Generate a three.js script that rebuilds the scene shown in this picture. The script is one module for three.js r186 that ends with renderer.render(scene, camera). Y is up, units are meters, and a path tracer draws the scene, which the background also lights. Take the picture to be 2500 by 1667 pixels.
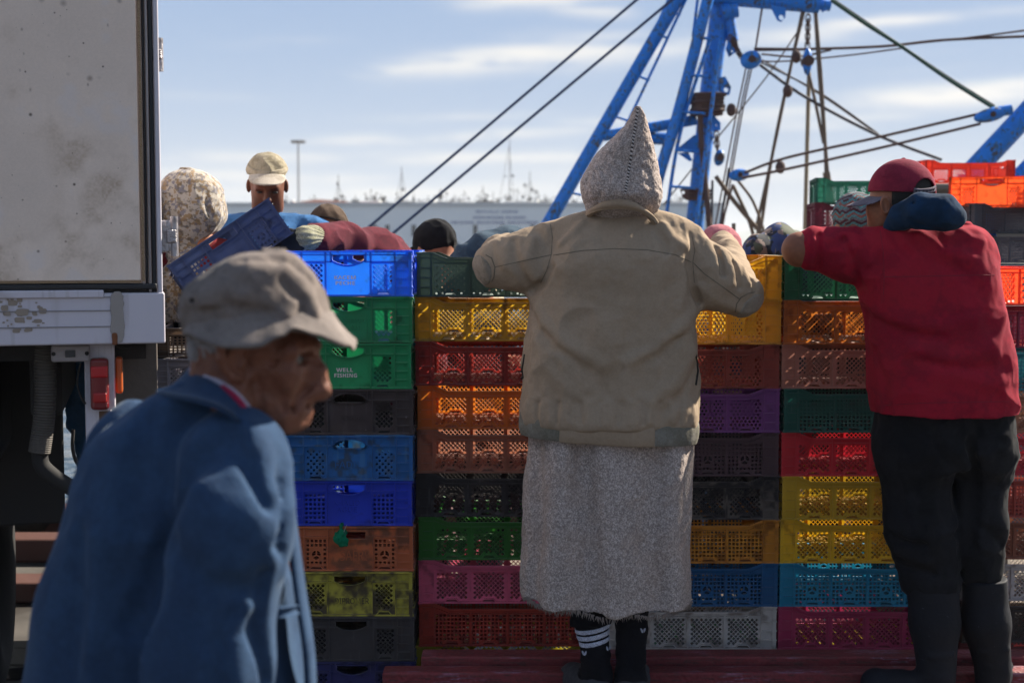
import * as THREE from 'three';
import { mergeGeometries, mergeVertices } from 'three/addons/utils/BufferGeometryUtils.js';
import { RoundedBoxGeometry } from 'three/addons/geometries/RoundedBoxGeometry.js';
import { FontLoader } from 'three/addons/loaders/FontLoader.js';
import { TextGeometry } from 'three/addons/geometries/TextGeometry.js';

// ---------------------------------------------------------------- camera, sky, sun, exposure
const V3 = (x = 0, y = 0, z = 0) => new THREE.Vector3(x, y, z);
const scene = new THREE.Scene();
const EYE = 1.72, FPX = 3400, CX = 1250, CY = 833.5, HOR = 598, PITCH = Math.atan((CY - HOR) / FPX);
const camera = new THREE.PerspectiveCamera(2 * Math.atan(CY / FPX) * 180 / Math.PI, 1024 / 682, 0.05, 6000);
camera.position.set(0, EYE, 0);
camera.rotation.x = -PITCH;
camera.focus = 4.42; camera.userData.fStop = 3.5;
scene.add(camera); camera.name = 'camera';
// a photograph pixel (2500 wide) and a distance along -z give a point
function P(px, py, d) {
  const x = (px - CX) / FPX, y = -(py - CY) / FPX, c = Math.cos(PITCH), s = Math.sin(PITCH);
  const yy = y * c - s, zz = -(c + y * s), k = d / -zz;
  return V3(x * k, EYE + yy * k, -d);
}
const mpp = d => d / FPX; // metres in one photograph pixel at distance d

// seeded helpers
function rng(seed) { let s = seed >>> 0 || 1; return () => { s = (s + 0x6D2B79F5) | 0; let t = Math.imul(s ^ (s >>> 15), 1 | s); t = (t + Math.imul(t ^ (t >>> 7), 61 | t)) ^ t; return ((t ^ (t >>> 14)) >>> 0) / 4294967296; }; }
const hash3 = (x, y, z) => { let h = Math.imul(x, 374761393) ^ Math.imul(y, 668265263) ^ Math.imul(z, 2147483647 ^ 0x5bd1e995); h = Math.imul(h ^ (h >>> 13), 1274126177); return ((h ^ (h >>> 16)) >>> 0) / 4294967296; };
const sm = t => t * t * (3 - 2 * t), mix = (a, b, t) => a + (b - a) * t, clamp = (x, a = 0, b = 1) => x < a ? a : x > b ? b : x;
const sstep = (a, b, x) => sm(clamp((x - a) / (b - a)));
function vnoise(x, y, z) {
  const xi = Math.floor(x), yi = Math.floor(y), zi = Math.floor(z), u = sm(x - xi), v = sm(y - yi), w = sm(z - zi);
  const l = (a, b, t) => a + (b - a) * t;
  return l(l(l(hash3(xi, yi, zi), hash3(xi + 1, yi, zi), u), l(hash3(xi, yi + 1, zi), hash3(xi + 1, yi + 1, zi), u), v),
    l(l(hash3(xi, yi, zi + 1), hash3(xi + 1, yi, zi + 1), u), l(hash3(xi, yi + 1, zi + 1), hash3(xi + 1, yi + 1, zi + 1), u), v), w);
}
const fbm3 = (x, y, z, o = 4) => { let a = .5, s = 0, n = 0; for (let i = 0; i < o; i++) { s += a * vnoise(x, y, z); n += a; a *= .5; x = x * 2.03 + 7.1; y = y * 2.03 + 3.7; z = z * 2.03 + 1.3; } return s / n; };
// tileable 2-D noise with per cells across the tile
function tnoise(u, v, per, seed) {
  const x = u * per, y = v * per, xi = Math.floor(x), yi = Math.floor(y), a = sm(x - xi), b = sm(y - yi);
  const h = (i, j) => hash3(((i % per) + per) % per, ((j % per) + per) % per, seed);
  return mix(mix(h(xi, yi), h(xi + 1, yi), a), mix(h(xi, yi + 1), h(xi + 1, yi + 1), a), b);
}
const tfbm = (u, v, per, seed, o = 4) => { let a = .5, s = 0, n = 0; for (let i = 0; i < o; i++) { s += a * tnoise(u, v, per, seed + i * 17); n += a; a *= .5; per *= 2; } return s / n; };

// the sky: a pale blue hazy winter sky with streaks of thin cloud; the sun stands to the right, behind the crates
const SUN = (() => { const az = 55 * Math.PI / 180, el = 37 * Math.PI / 180; return V3(Math.sin(az) * Math.cos(el), Math.sin(el), -Math.cos(az) * Math.cos(el)); })();
{
  const W = 2048, H = 1024, data = new Float32Array(W * H * 4);
  const streaks = [ // px, py (photograph), half length, half height, tilt, strength
    [1010, 178, 150, 14, -.06, .8], [1215, 155, 260, 30, -.10, 1], [1420, 140, 200, 34, -.05, .9], [1560, 135, 200, 22, -.06, .7], [1700, 120, 140, 20, -.05, .6], [1310, 12, 190, 22, -.02, .9], [1430, 38, 110, 18, .1, .7], [1180, 30, 80, 12, 0, .5],
    [900, 348, 180, 8, -.02, .7], [1080, 338, 300, 9, -.03, .8], [1300, 326, 160, 8, -.02, .6], [1180, 388, 380, 14, -.01, .8], [650, 392, 260, 14, 0, .6], [600, 440, 420, 22, 0, .6], [1120, 290, 220, 7, -.03, .4], [1480, 300, 120, 10, 0, .5],
    [2290, 258, 260, 26, -.03, 1], [2420, 236, 160, 16, -.04, .9], [2120, 84, 220, 12, -.04, .95], [2330, 74, 140, 8, -.03, .5], [1920, 112, 180, 16, -.03, .7], [1850, 290, 180, 14, -.02, .85], [1960, 318, 130, 8, 0, .6], [2100, 300, 120, 9, 0, .5], [2380, 160, 200, 7, 0, .3], [2250, 190, 160, 6, 0, .25],
    [1750, 430, 500, 24, 0, .5], [2200, 420, 500, 20, 0, .45], [1000, 470, 600, 22, 0, .65], [700, 120, 160, 10, -.05, .18], [520, 250, 160, 9, 0, .15]];
  for (let j = 0; j < H; j++) for (let i = 0; i < W; i++) {
    const u = (i + .5) / W, v = (j + .5) / H, el = (v - .5) * Math.PI, th = (u - .5) * 2 * Math.PI, ce = Math.cos(el);
    const dx = ce * Math.cos(th), dz = ce * Math.sin(th), dy = Math.sin(el);
    const e = Math.max(0, dy);
    let k = Math.pow(1 - e, 1.0), h1 = Math.exp(-e / .085), h2 = Math.exp(-e / .33);
    let r = .056 + .100 * h2 + .112 * h1, g = .108 + .108 * h2 + .068 * h1, b = .212 + .096 * h2 - .012 * h1;
    const sd = Math.max(0, dx * SUN.x + dy * SUN.y + dz * SUN.z), glow = .3 * Math.pow(sd, 24) + .05 * Math.pow(sd, 5);
    r += glow * 1.0; g += glow * .96; b += glow * .86;
    // clouds
    const az = Math.atan2(dx, -dz), X = CX + az * FPX, Y = HOR - el * FPX;
    let c = 0;
    if (el > -.02) {
      let n1 = -1, n2 = 0;
      if (Math.abs(az) < .62 && el < .32) for (const [px, py, hl, hh, t, s] of streaks) {
        const ddx = X - px; if (Math.abs(ddx) > hl * 1.5) continue;
        const ddy = Y - py - t * ddx; if (Math.abs(ddy) > hh * 3.2) continue;
        if (n1 < 0) { n1 = fbm3(az * 15 + 3, el * 190, 2.5, 5); n2 = fbm3(az * 9, el * 60 + 9, 7.5, 4); }
        const m = Math.exp(-Math.pow(Math.abs(ddx) / hl, 3) * 1.2) * Math.exp(-Math.pow((ddy + (n1 - .5) * hh * 1.6) / hh, 2));
        c = Math.max(c, s * m * sstep(.30, .56, n1 * .85 + n2 * .15));
      }
      // the rest of the sky carries the same thin streaks
      const out = Math.min(1, sstep(.40, .52, Math.abs(az)) + sstep(.19, .26, el));
      if (out > 0) c = Math.max(c, .55 * out * sstep(.52, .72, fbm3(az * 7 + 1, el * 26, 4.2, 3)));
    }
    c = Math.min(1, c) * .92;
    const near = 1 + .5 * Math.pow(sd, 6);
    r = mix(r, .375 * near, c); g = mix(g, .36 * near, c); b = mix(b, .335 * near, c);
    if (el < 0) { const q = sstep(0, .06, -el); r = mix(r, .075, q); g = mix(g, .075, q); b = mix(b, .075, q); }
    const o = (j * W + i) * 4; data[o] = r; data[o + 1] = g; data[o + 2] = b; data[o + 3] = 1;
  }
  const t = new THREE.DataTexture(data, W, H, THREE.RGBAFormat, THREE.FloatType);
  t.mapping = THREE.EquirectangularReflectionMapping; t.magFilter = t.minFilter = THREE.LinearFilter; t.needsUpdate = true;
  scene.background = t; scene.environment = t;
}
const sun = new THREE.DirectionalLight(new THREE.Color(1, .92, .79), 5);
sun.position.copy(SUN).multiplyScalar(40); sun.target.position.set(0, 1, -5); sun.position.add(sun.target.position);
sun.name = 'sun'; sun.castShadow = true; sun.shadow.radius = 1; sun.shadow.mapSize.set(4096, 4096);
Object.assign(sun.shadow.camera, { left: -14, right: 14, top: 14, bottom: -14, near: 1, far: 90 });
scene.add(sun, sun.target);
const renderer = new THREE.WebGLRenderer({ antialias: true });
renderer.setSize(1024, 682); renderer.toneMapping = THREE.LinearToneMapping; renderer.toneMappingExposure = 2.7; renderer.shadowMap.enabled = true;

// ---------------------------------------------------------------- shared helpers
const taken = {};
function numbered(n) { const k = taken[n] = (taken[n] ?? -1) + 1; return k ? `${n}_${String(k).padStart(3, '0')}` : n; }
function shade(m) { m.castShadow = m.receiveShadow = true; return m; }
function tag(o, label, category, group, kind) { if (label) o.userData.label = label; if (category) o.userData.category = category; if (group) o.userData.group = group; if (kind) o.userData.kind = kind; return o; }
function thing(name, label, category, pos = V3(), group) { const o = new THREE.Group(); o.name = numbered(name); o.position.copy(pos); scene.add(o); return tag(o, label, category, group); }
function part(parent, name, geo, mat, label) { const m = shade(new THREE.Mesh(geo, mat)); m.name = name; if (label) m.userData.label = label; parent.add(m); return m; }
function world(parent, name, geo, mat, label) { // geometry given in world metres, parent unrotated
  let p = V3(), o = parent; while (o && o !== scene) { p.add(o.position); o = o.parent; }
  geo.translate(-p.x, -p.y, -p.z); return part(parent, name, geo, mat, label);
}
function struct(name, geo, mat) { const m = shade(new THREE.Mesh(geo, mat)); m.name = name; m.userData.kind = 'structure'; scene.add(m); return m; }
function clean(g) { for (const k of Object.keys(g.attributes)) if (!['position', 'normal', 'uv'].includes(k)) g.deleteAttribute(k); return g; }
function merge(list) { const all = list.every(g => g.attributes.uv); return mergeGeometries(list.map(g => { g = clean(g.index ? g.toNonIndexed() : g); if (!all) g.deleteAttribute('uv'); return g; })); }
function boxUV(g, s = 1, ou = 0, ov = 0) { // uv in metres / s from the dominant axis of every face
  g = g.index ? g.toNonIndexed() : g;
  const p = g.attributes.position.array, n = p.length / 3, uv = new Float32Array(n * 2);
  for (let t = 0; t < n; t += 3) {
    const a = t * 3, ux = p[a + 3] - p[a], uy = p[a + 4] - p[a + 1], uz = p[a + 5] - p[a + 2], vx = p[a + 6] - p[a], vy = p[a + 7] - p[a + 1], vz = p[a + 8] - p[a + 2];
    const nx = Math.abs(uy * vz - uz * vy), ny = Math.abs(uz * vx - ux * vz), nz = Math.abs(ux * vy - uy * vx);
    for (let k = 0; k < 3; k++) {
      const x = p[a + k * 3], y = p[a + k * 3 + 1], z = p[a + k * 3 + 2];
      let u, v; if (nx >= ny && nx >= nz) { u = z; v = y; } else if (ny >= nz) { u = x; v = z; } else { u = x; v = y; }
      uv[(t + k) * 2] = u / s + ou; uv[(t + k) * 2 + 1] = v / s + ov;
    }
  }
  g.setAttribute('uv', new THREE.BufferAttribute(uv, 2)); return g;
}
function box(w, h, d, x = 0, y = 0, z = 0) { const g = new THREE.BoxGeometry(w, h, d); g.translate(x, y, z); return g; }
function rbox(w, h, d, r, x = 0, y = 0, z = 0) { const g = new RoundedBoxGeometry(w, h, d, 2, r); g.translate(x, y, z); return g; }
function bar(a, b, r, r2 = r, seg = 10) { // cylinder from a to b
  const d = V3().subVectors(b, a), g = new THREE.CylinderGeometry(r2, r, d.length(), seg);
  g.applyQuaternion(new THREE.Quaternion().setFromUnitVectors(V3(0, 1, 0), d.clone().normalize()));
  const m = a.clone().add(b).multiplyScalar(.5); g.translate(m.x, m.y, m.z); return g;
}
function beamBox(a, b, w, t) { const d = V3().subVectors(b, a), g = new THREE.BoxGeometry(w, d.length(), t); g.applyQuaternion(new THREE.Quaternion().setFromUnitVectors(V3(0, 1, 0), d.clone().normalize())); const m = a.clone().add(b).multiplyScalar(.5); g.translate(m.x, m.y, m.z); return g; }
function tube(pts, r, seg = 24, rad = 8) { return new THREE.TubeGeometry(new THREE.CatmullRomCurve3(pts), seg, r, rad); }
function tex(w, h, fn, srgb = true) { // fn(u, v) -> [r, g, b] 0..1
  const d = new Uint8Array(w * h * 4);
  for (let j = 0; j < h; j++) for (let i = 0; i < w; i++) { const c = fn((i + .5) / w, (j + .5) / h), o = (j * w + i) * 4; d[o] = clamp(c[0]) * 255; d[o + 1] = clamp(c[1]) * 255; d[o + 2] = clamp(c[2]) * 255; d[o + 3] = 255; }
  const t = new THREE.DataTexture(d, w, h); t.wrapS = t.wrapT = THREE.RepeatWrapping; t.magFilter = THREE.LinearFilter; t.minFilter = THREE.LinearMipmapLinearFilter; t.generateMipmaps = true;
  if (srgb) t.colorSpace = THREE.SRGBColorSpace; t.needsUpdate = true; return t;
}
const rgb = hex => { const c = new THREE.Color(hex).convertLinearToSRGB(); return [c.r, c.g, c.b]; };
const lum = (c, k) => c.map(x => x * k);
const mixc = (a, b, t) => [mix(a[0], b[0], t), mix(a[1], b[1], t), mix(a[2], b[2], t)];
// ---------------------------------------------------------------- plastic fish crates
const CL = .60, CW = .417, CH = .148;
const crateMats = {}, grimeMaps = {};
function grimeTex(base, dirt, pale, grime, flecks, seed) {
  const r = rng(seed * 977 + 5), spots = []; for (let i = 0; i < flecks * 130; i++) spots.push([r(), r(), .001 + .009 * r() * r() * r(), .25 + .6 * r()]);
  const N = 256, grid = new Map(), G = 16;
  spots.forEach(s => { for (let a = -1; a <= 1; a++) for (let b = -1; b <= 1; b++) { const k = ((Math.floor(s[0] * G) + a + G) % G) + ',' + ((Math.floor(s[1] * G) + b + G) % G); (grid.get(k) ?? grid.set(k, []).get(k)).push(s); } });
  return tex(N, N, (u, v) => {
    const n = tfbm(u, v, 5, seed, 5), f = tfbm(u, v, 24, seed + 50, 3), sc = tnoise(u * 1, v * .12, 64, seed + 90);
    let c = lum(base, .86 + .26 * n);
    c = mixc(c, dirt, clamp(sstep(.62 - .32 * grime, .80 - .2 * grime, n * .55 + f * .45) * (.35 + .65 * grime)));
    c = mixc(c, pale, .16 * flecks * sstep(.72, .9, sc) + .10 * flecks * sstep(.55, .8, f));
    for (const s of grid.get(Math.floor(u * G) + ',' + Math.floor(v * G)) ?? []) { let du = Math.abs(u - s[0]), dv = Math.abs(v - s[1]); if (du > .5) du = 1 - du; if (dv > .5) dv = 1 - dv; const q = Math.hypot(du, dv) / s[2] + .5 * f; if (q < 1) c = mixc(c, pale, s[3] * Math.min(1, flecks * 1.6) * (1 - q * q * .6)); }
    return c;
  });
}
function crateMaterial(hex, o = {}) {
  const { grime = .35, flecks = .3, seed = 1, trans = .34, own = false } = o, key = [hex, grime, flecks, seed, trans].join();
  if (crateMats[key]) return crateMats[key];
  const lin = new THREE.Color(hex).multiplyScalar(o.lift ?? 1.55).lerp(new THREE.Color(.08, .07, .062), .09), m = new THREE.MeshPhysicalMaterial({ roughness: .9, transmission: trans, thickness: 0, specularIntensity: .6, side: THREE.DoubleSide });
  if (own) m.map = grimeTex([lin.r, lin.g, lin.b].map(x => Math.pow(Math.min(.85, x), 1 / 2.2)), rgb(o.dirt ?? '#3a2e28'), [.72, .68, .70], grime, flecks, seed);
  else { const v = seed % 3, lvl = grime > .3 ? 1 : 0, k = v + '' + lvl; m.map = grimeMaps[k] ??= grimeTex([.80, .80, .80], [.36, .31, .28], [1, 1, 1], lvl ? .42 : .2, .35, 900 + v * 7 + lvl); m.color.setRGB(lin.r / .60, lin.g / .60, lin.b / .60); }
  return crateMats[key] = m;
}
// flat sheet with holes: front face and hole sides, back left open as moulded plastic is seen from outside
function sheet(outline, holes, depth = .0035) {
  const s = new THREE.Shape(outline.map(p => new THREE.Vector2(...p)));
  for (const h of holes) s.holes.push(new THREE.Path(h.map(p => new THREE.Vector2(...p))));
  let g = new THREE.ExtrudeGeometry(s, { depth, bevelEnabled: false, steps: 1, curveSegments: 1 });
  g = g.index ? g.toNonIndexed() : g;
  const n = g.attributes.normal.array, keep = [];
  for (let i = 0; i < n.length / 3; i += 3) if (n[i * 3 + 2] > -.5) keep.push(i, i + 1, i + 2);
  const q = new THREE.BufferGeometry();
  for (const k of ['position', 'normal']) { const a = g.attributes[k].array, b = new Float32Array(keep.length * 3); keep.forEach((v, i) => { b[i * 3] = a[v * 3]; b[i * 3 + 1] = a[v * 3 + 1]; b[i * 3 + 2] = a[v * 3 + 2]; }); q.setAttribute(k, new THREE.BufferAttribute(b, 3)); }
  q.translate(0, 0, -depth); return q;
}
const poly = (cx, cy, r, n, a0 = 0) => [...Array(n)].map((_, i) => [cx + r * Math.cos(a0 + i * 2 * Math.PI / n), cy + r * Math.sin(a0 + i * 2 * Math.PI / n)]);
function latticeHoles(w, h, kind) {
  const H = [], m = .006;
  const notch = (x, y) => Math.abs(x - w / 2) < .026 && y < .014;
  const inside = (x, y, r) => x - r > m * .6 && x + r < w - m * .6 && y - r > m && y + r < h - m * .5 && !notch(x, y - r);
  const wheel = kind === 'star' ? [w / 2, h * .47] : null, wr = .0185;
  const ok = (x, y, r) => inside(x, y, r) && !(wheel && Math.hypot(x - wheel[0], y - wheel[1]) < wr + r * 1.1);
  if (kind === 'diamond') { const p = w / Math.round(w / .0163), q = .0081; for (let j = 0; j * q < h; j++) for (let i = 0; i < 20; i++) { const x = p * (i + (j % 2 ? 0 : .5)), y = .006 + q * (j + .6); if (ok(x, y, .0058)) H.push(poly(x, y, .0064, 4)); } }
  if (kind === 'square' || kind === 'star') { const n = Math.floor((w - .008) / .0128), p = (w - .008) / n, mq = Math.floor((h - .008) / .0128), q = (h - .008) / mq; for (let j = 0; j < mq; j++) for (let i = 0; i < n; i++) { const x = .004 + p * (i + .5), y = .004 + q * (j + .5); if (ok(x, y, .004)) H.push(poly(x, y, .0059, 4, Math.PI / 4)); } }
  if (kind === 'hex') { const p = w / Math.round(w / .0135), q = .0117; for (let j = 0; j * q < h; j++) for (let i = 0; i < 20; i++) { const x = p * (i + (j % 2 ? 0 : .5)), y = .006 + q * (j + .6); if (ok(x, y, .0046)) H.push(poly(x, y, .0053, 6, Math.PI / 6)); } }
  if (kind === 'dot') { const p = w / Math.round(w / .0205), q = .0105; for (let j = 0; j * q < h; j++) for (let i = 0; i < 20; i++) { const x = p * (i + (j % 2 ? .25 : .75)), y = .005 + q * (j + .6); if (ok(x, y, .0035)) H.push(poly(x, y, .0041, 7)); } }
  if (wheel) for (let k = 0; k < 3; k++) { const a = Math.PI / 2 + k * 2 * Math.PI / 3 + .2, b = a + 2 * Math.PI / 3 - .4, c = []; for (let i = 0; i <= 5; i++) { const t = mix(a, b, i / 5); c.push([wheel[0] + .0145 * Math.cos(t), wheel[1] + .0145 * Math.sin(t)]); } const t = (a + b) / 2; c.push([wheel[0] + .003 * Math.cos(t), wheel[1] + .003 * Math.sin(t)]); H.push(c); }
  H.push([[w / 2 - .022, .003], [w / 2 + .022, .003], [w / 2 + .014, .0125], [w / 2 - .014, .0125]]); // lifting notch
  return H;
}
const rib = (x0, y0, x1, y1, t = .0045, d = .008) => { const l = Math.hypot(x1 - x0, y1 - y0), g = new THREE.BoxGeometry(l + t * .9, t, d); g.rotateZ(Math.atan2(y1 - y0, x1 - x0)); g.translate((x0 + x1) / 2, (y0 + y1) / 2, d / 2 - .001); return g; };
const pathRibs = (pts, t, d) => pts.slice(1).map((p, i) => rib(...pts[i], ...p, t, d));
const crateGeo = {};
const UVT = .6;
// panels are drawn in x (across, from 0), y (up), facing +z
function longWall(kind, dip) {
  const k = 'L' + kind + dip; if (crateGeo[k]) return crateGeo[k];
  const w = CL, cw = .05, H = CH, dr = dip, top = H - dr, lt = top - .013, n = 4, pw = (w - 2 * cw) / n, s0 = cw + .004, s1 = cw + .052;
  const rim = (o) => dr ? [[0, H - o], [s0, H - o], [s1, top - o], [w - s1, top - o], [w - s0, H - o], [w, H - o]] : [[0, H - o], [w, H - o]];
  const g = [sheet([[.002, 0], [cw, 0], [cw, H], [.002, H]], []), sheet([[w - cw, 0], [w - .002, 0], [w - .002, H], [w - cw, H]], []),
    sheet(dr ? [[cw, lt], [w - cw, lt], [w - cw, H], [w - s0, H], [w - s1, top], [s1, top], [s0, H], [cw, H]] : [[cw, lt], [w - cw, lt], [w - cw, H], [cw, H]], []),
    ...pathRibs(rim(.0025), .005, .010), ...pathRibs(rim(.017), .0035, .007), rib(0, .0025, w, .0025, .005, .010)];
  for (let i = 0; i <= n; i++) g.push(rib(cw + i * pw, .004, cw + i * pw, i === 0 || i === n ? H - .003 : top - .003, i === 0 || i === n ? .004 : .0055, .006));
  for (const x of [.004, w - .004]) g.push(rib(x, .004, x, H - .004, .006, .009));
  for (let i = 1; i < 4; i++) for (const x of [0, w - cw]) g.push(rib(x + .002, i * .032, x + cw, i * .032, .0038, .008));
  for (let i = 0; i < n; i++) { const c = cw + (i + .5) * pw; g.push(...pathRibs([[c - .026, .003], [c - .016, .0145], [c + .016, .0145], [c + .026, .003]], .0028, .007)); }
  const frame = boxUV(merge(g), UVT);
  const lat = boxUV(sheet([[0, 0], [pw, 0], [pw, lt], [0, lt]], latticeHoles(pw, lt, kind)), UVT);
  return crateGeo[k] = { frame, panels: [...Array(n)].map((_, i) => [cw + i * pw, lat]), w };
}
function handleHole(c, style) { // smile, slot or rounded box opening
  const a = .053, y1 = .1355, out = [];
  if (style === 'box') return [[c - a, .105], [c + a, .105], [c + a, .1325], [c - a, .1325]];
  if (style === 'slot') { for (let i = 0; i <= 6; i++) { const t = -Math.PI / 2 - i / 6 * Math.PI / 2; out.push([c - a + .012 + .012 * Math.cos(t), .116 + .012 * Math.sin(t)]); } for (let i = 0; i <= 8; i++) { const x = -1 + i / 4; out.push([c + x * (a - .006), .1355 - .011 * x * x]); } for (let i = 0; i <= 6; i++) { const t = -i / 6 * Math.PI / 2; out.push([c + a - .012 + .012 * Math.cos(t), .116 + .012 * Math.sin(t)]); } return out; }
  for (let i = 0; i <= 10; i++) { const x = -1 + i / 5; out.push([c + x * a, .1005 + .0155 * x * x]); }
  out.push([c + a, y1], [c - a, y1]); return out;
}
function endWall(kind, style) {
  const k = 'E' + kind + style; if (crateGeo[k]) return crateGeo[k];
  const w = CW, cw = .057, H = CH, pw = .078, c0 = cw + pw, c1 = w - c0, lt = .110, m = w / 2, hole = handleHole(m, style);
  const g = [sheet([[.002, 0], [cw, 0], [cw, H], [.002, H]], []), sheet([[w - cw, 0], [w - .002, 0], [w - .002, H], [w - cw, H]], []),
    sheet([[cw, lt], [c0, lt], [c0, H], [cw, H]], []), sheet([[c1, lt], [w - cw, lt], [w - cw, H], [c1, H]], []),
    rib(0, H - .0025, w, H - .0025, .005, .012), rib(0, .0025, w, .0025, .005, .010), rib(0, H - .012, w, H - .012, .0032, .007), rib(0, lt + .003, m - .057, lt + .003, .0035, .008), rib(m + .057, lt + .003, w, lt + .003, .0035, .008)];
  for (const x of [.004, w - .004, cw, c0, c1, w - cw]) g.push(rib(x, .004, x, H - .003, .0042, .008));
  for (const x of [m - .057, m + .057]) g.push(rib(x, .112, x, H - .003, .004, .008));
  for (let i = 1; i < 4; i++) for (const x of [0, w - cw]) g.push(rib(x + .002, i * .0285, x + cw, i * .0285, .0036, .008));
  g.push(...pathRibs([...hole, hole[0]], .004, .009));
  for (const c of [cw + pw / 2, c1 + pw / 2]) g.push(...pathRibs([[c - .026, .003], [c - .016, .0145], [c + .016, .0145], [c + .026, .003]], .0028, .007));
  const frame = boxUV(merge(g), UVT);
  const lat = boxUV(sheet([[0, 0], [pw, 0], [pw, lt], [0, lt]], latticeHoles(pw, lt, kind)), UVT);
  const centre = boxUV(sheet([[c0, 0], [c1, 0], [c1, H], [c0, H]], [hole]), UVT);
  return crateGeo[k] = { frame, panels: [[cw, lat], [c1, lat]], centre, w };
}
const crateFloor = (() => { const holes = []; for (let i = 0; i < 14; i++) for (let j = 0; j < 5; j++) { const x = .03 + i * .0395, y = .03 + j * .075; holes.push([[x, y], [x + .012, y], [x + .012, y + .055], [x, y + .055]]); } const g = sheet([[0, 0], [CL - .008, 0], [CL - .008, CW - .008], [0, CW - .008]], holes); g.rotateX(-Math.PI / 2); g.translate(-(CL - .008) / 2, .006, (CW - .008) / 2); return boxUV(g, UVT); })();
const FONT = await new FontLoader().loadAsync('fonts/droid/droid_sans_bold.typeface.json');
const FONTR = await new FontLoader().loadAsync('fonts/droid/droid_sans_regular.typeface.json');
function lettering(lines, size, w, depth, font = FONT) {
  const gs = []; lines.forEach((s, i) => { const g = new TextGeometry(s, { font, size, depth, curveSegments: 3, bevelEnabled: false }); g.computeBoundingBox(); const bb = g.boundingBox, k = Math.min(1.25, w / (bb.max.x - bb.min.x)); g.scale(k, 1, 1); g.translate(-(bb.max.x + bb.min.x) / 2 * k, -i * size * 1.42, 0); gs.push(g); });
  return boxUV(merge(gs), UVT);
}
const whitePrint = new THREE.MeshStandardMaterial({ color: '#b4aeb0', roughness: .9 });
// crate group: origin at the middle of the base; x is the long axis
function crate(spec, label, group, pos, turn) {
  const { hex, kind = 'diamond', dip = .020, style = 'smile' } = spec, mat = crateMaterial(hex, spec);
  const o = thing('fish_crate', label, 'crate', pos, group); o.rotation.y = turn;
  const L = longWall(kind, dip), E = endWall(spec.endKind ?? kind, style), IN = .010;
  const wall = (name, d, x, z, ry) => {
    const m = part(o, name, d.frame, mat); m.position.set(x, 0, z); m.rotation.y = ry; m.translateX(-d.w / 2);
    for (const [px, g] of d.panels) { const q = part(m, 'lattice_panel', g, mat); q.position.set(px, 0, -.0005); }
    if (d.centre) part(m, 'handle_panel', d.centre, mat);
    return m;
  };
  wall('long_wall', L, 0, CW / 2 - IN, 0); wall('long_wall', L, 0, -CW / 2 + IN, Math.PI);
  const front = wall('end_wall', E, CL / 2 - IN, 0, Math.PI / 2); wall('end_wall', E, -CL / 2 + IN, 0, -Math.PI / 2);
  part(o, 'crate_floor', crateFloor, mat);
  if (spec.text) {
    const { lines, print = false, size = .019, y = .062, w = .105, plate = false } = spec.text;
    const t = part(front, 'lettering', lettering(lines, size, w, print ? .0008 : .0022, print ? FONT : FONTR), print ? whitePrint : mat); t.position.set(CW / 2 + (spec.text.dx ?? 0), y, .0002);
    if (plate) { const f = part(front, 'label_frame', boxUV(merge(pathRibs([[CW / 2 - .058, .012], [CW / 2 + .058, .012], [CW / 2 + .058, .088], [CW / 2 - .058, .088], [CW / 2 - .058, .012]], .002, .003)), UVT), mat); }
  }
  return o;
}
const ordinal = ['topmost', 'second from top', 'third from top', 'fourth from top', 'fifth from top', 'sixth from top', 'seventh from top', 'eighth from top', 'ninth from top', 'tenth from top', 'lowest'];
function stack(list, where, x, z, turn, topY, seed, group, pitch = CH) {
  const r = rng(seed);
  list.forEach((s, i) => {
    const y = topY - CH - i * pitch;
    const p = V3(x + (r() - .5) * .010, y, z + (r() - .5) * .008);
    crate({ seed: seed + i, ...s }, `${s.say} fish crate, ${i === list.length - 1 ? 'lowest' : ordinal[i]} ${where}`, group, p, turn + (r() - .5) * .014);
  });
}
const D1 = 4.513, D2 = 4.634;
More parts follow.
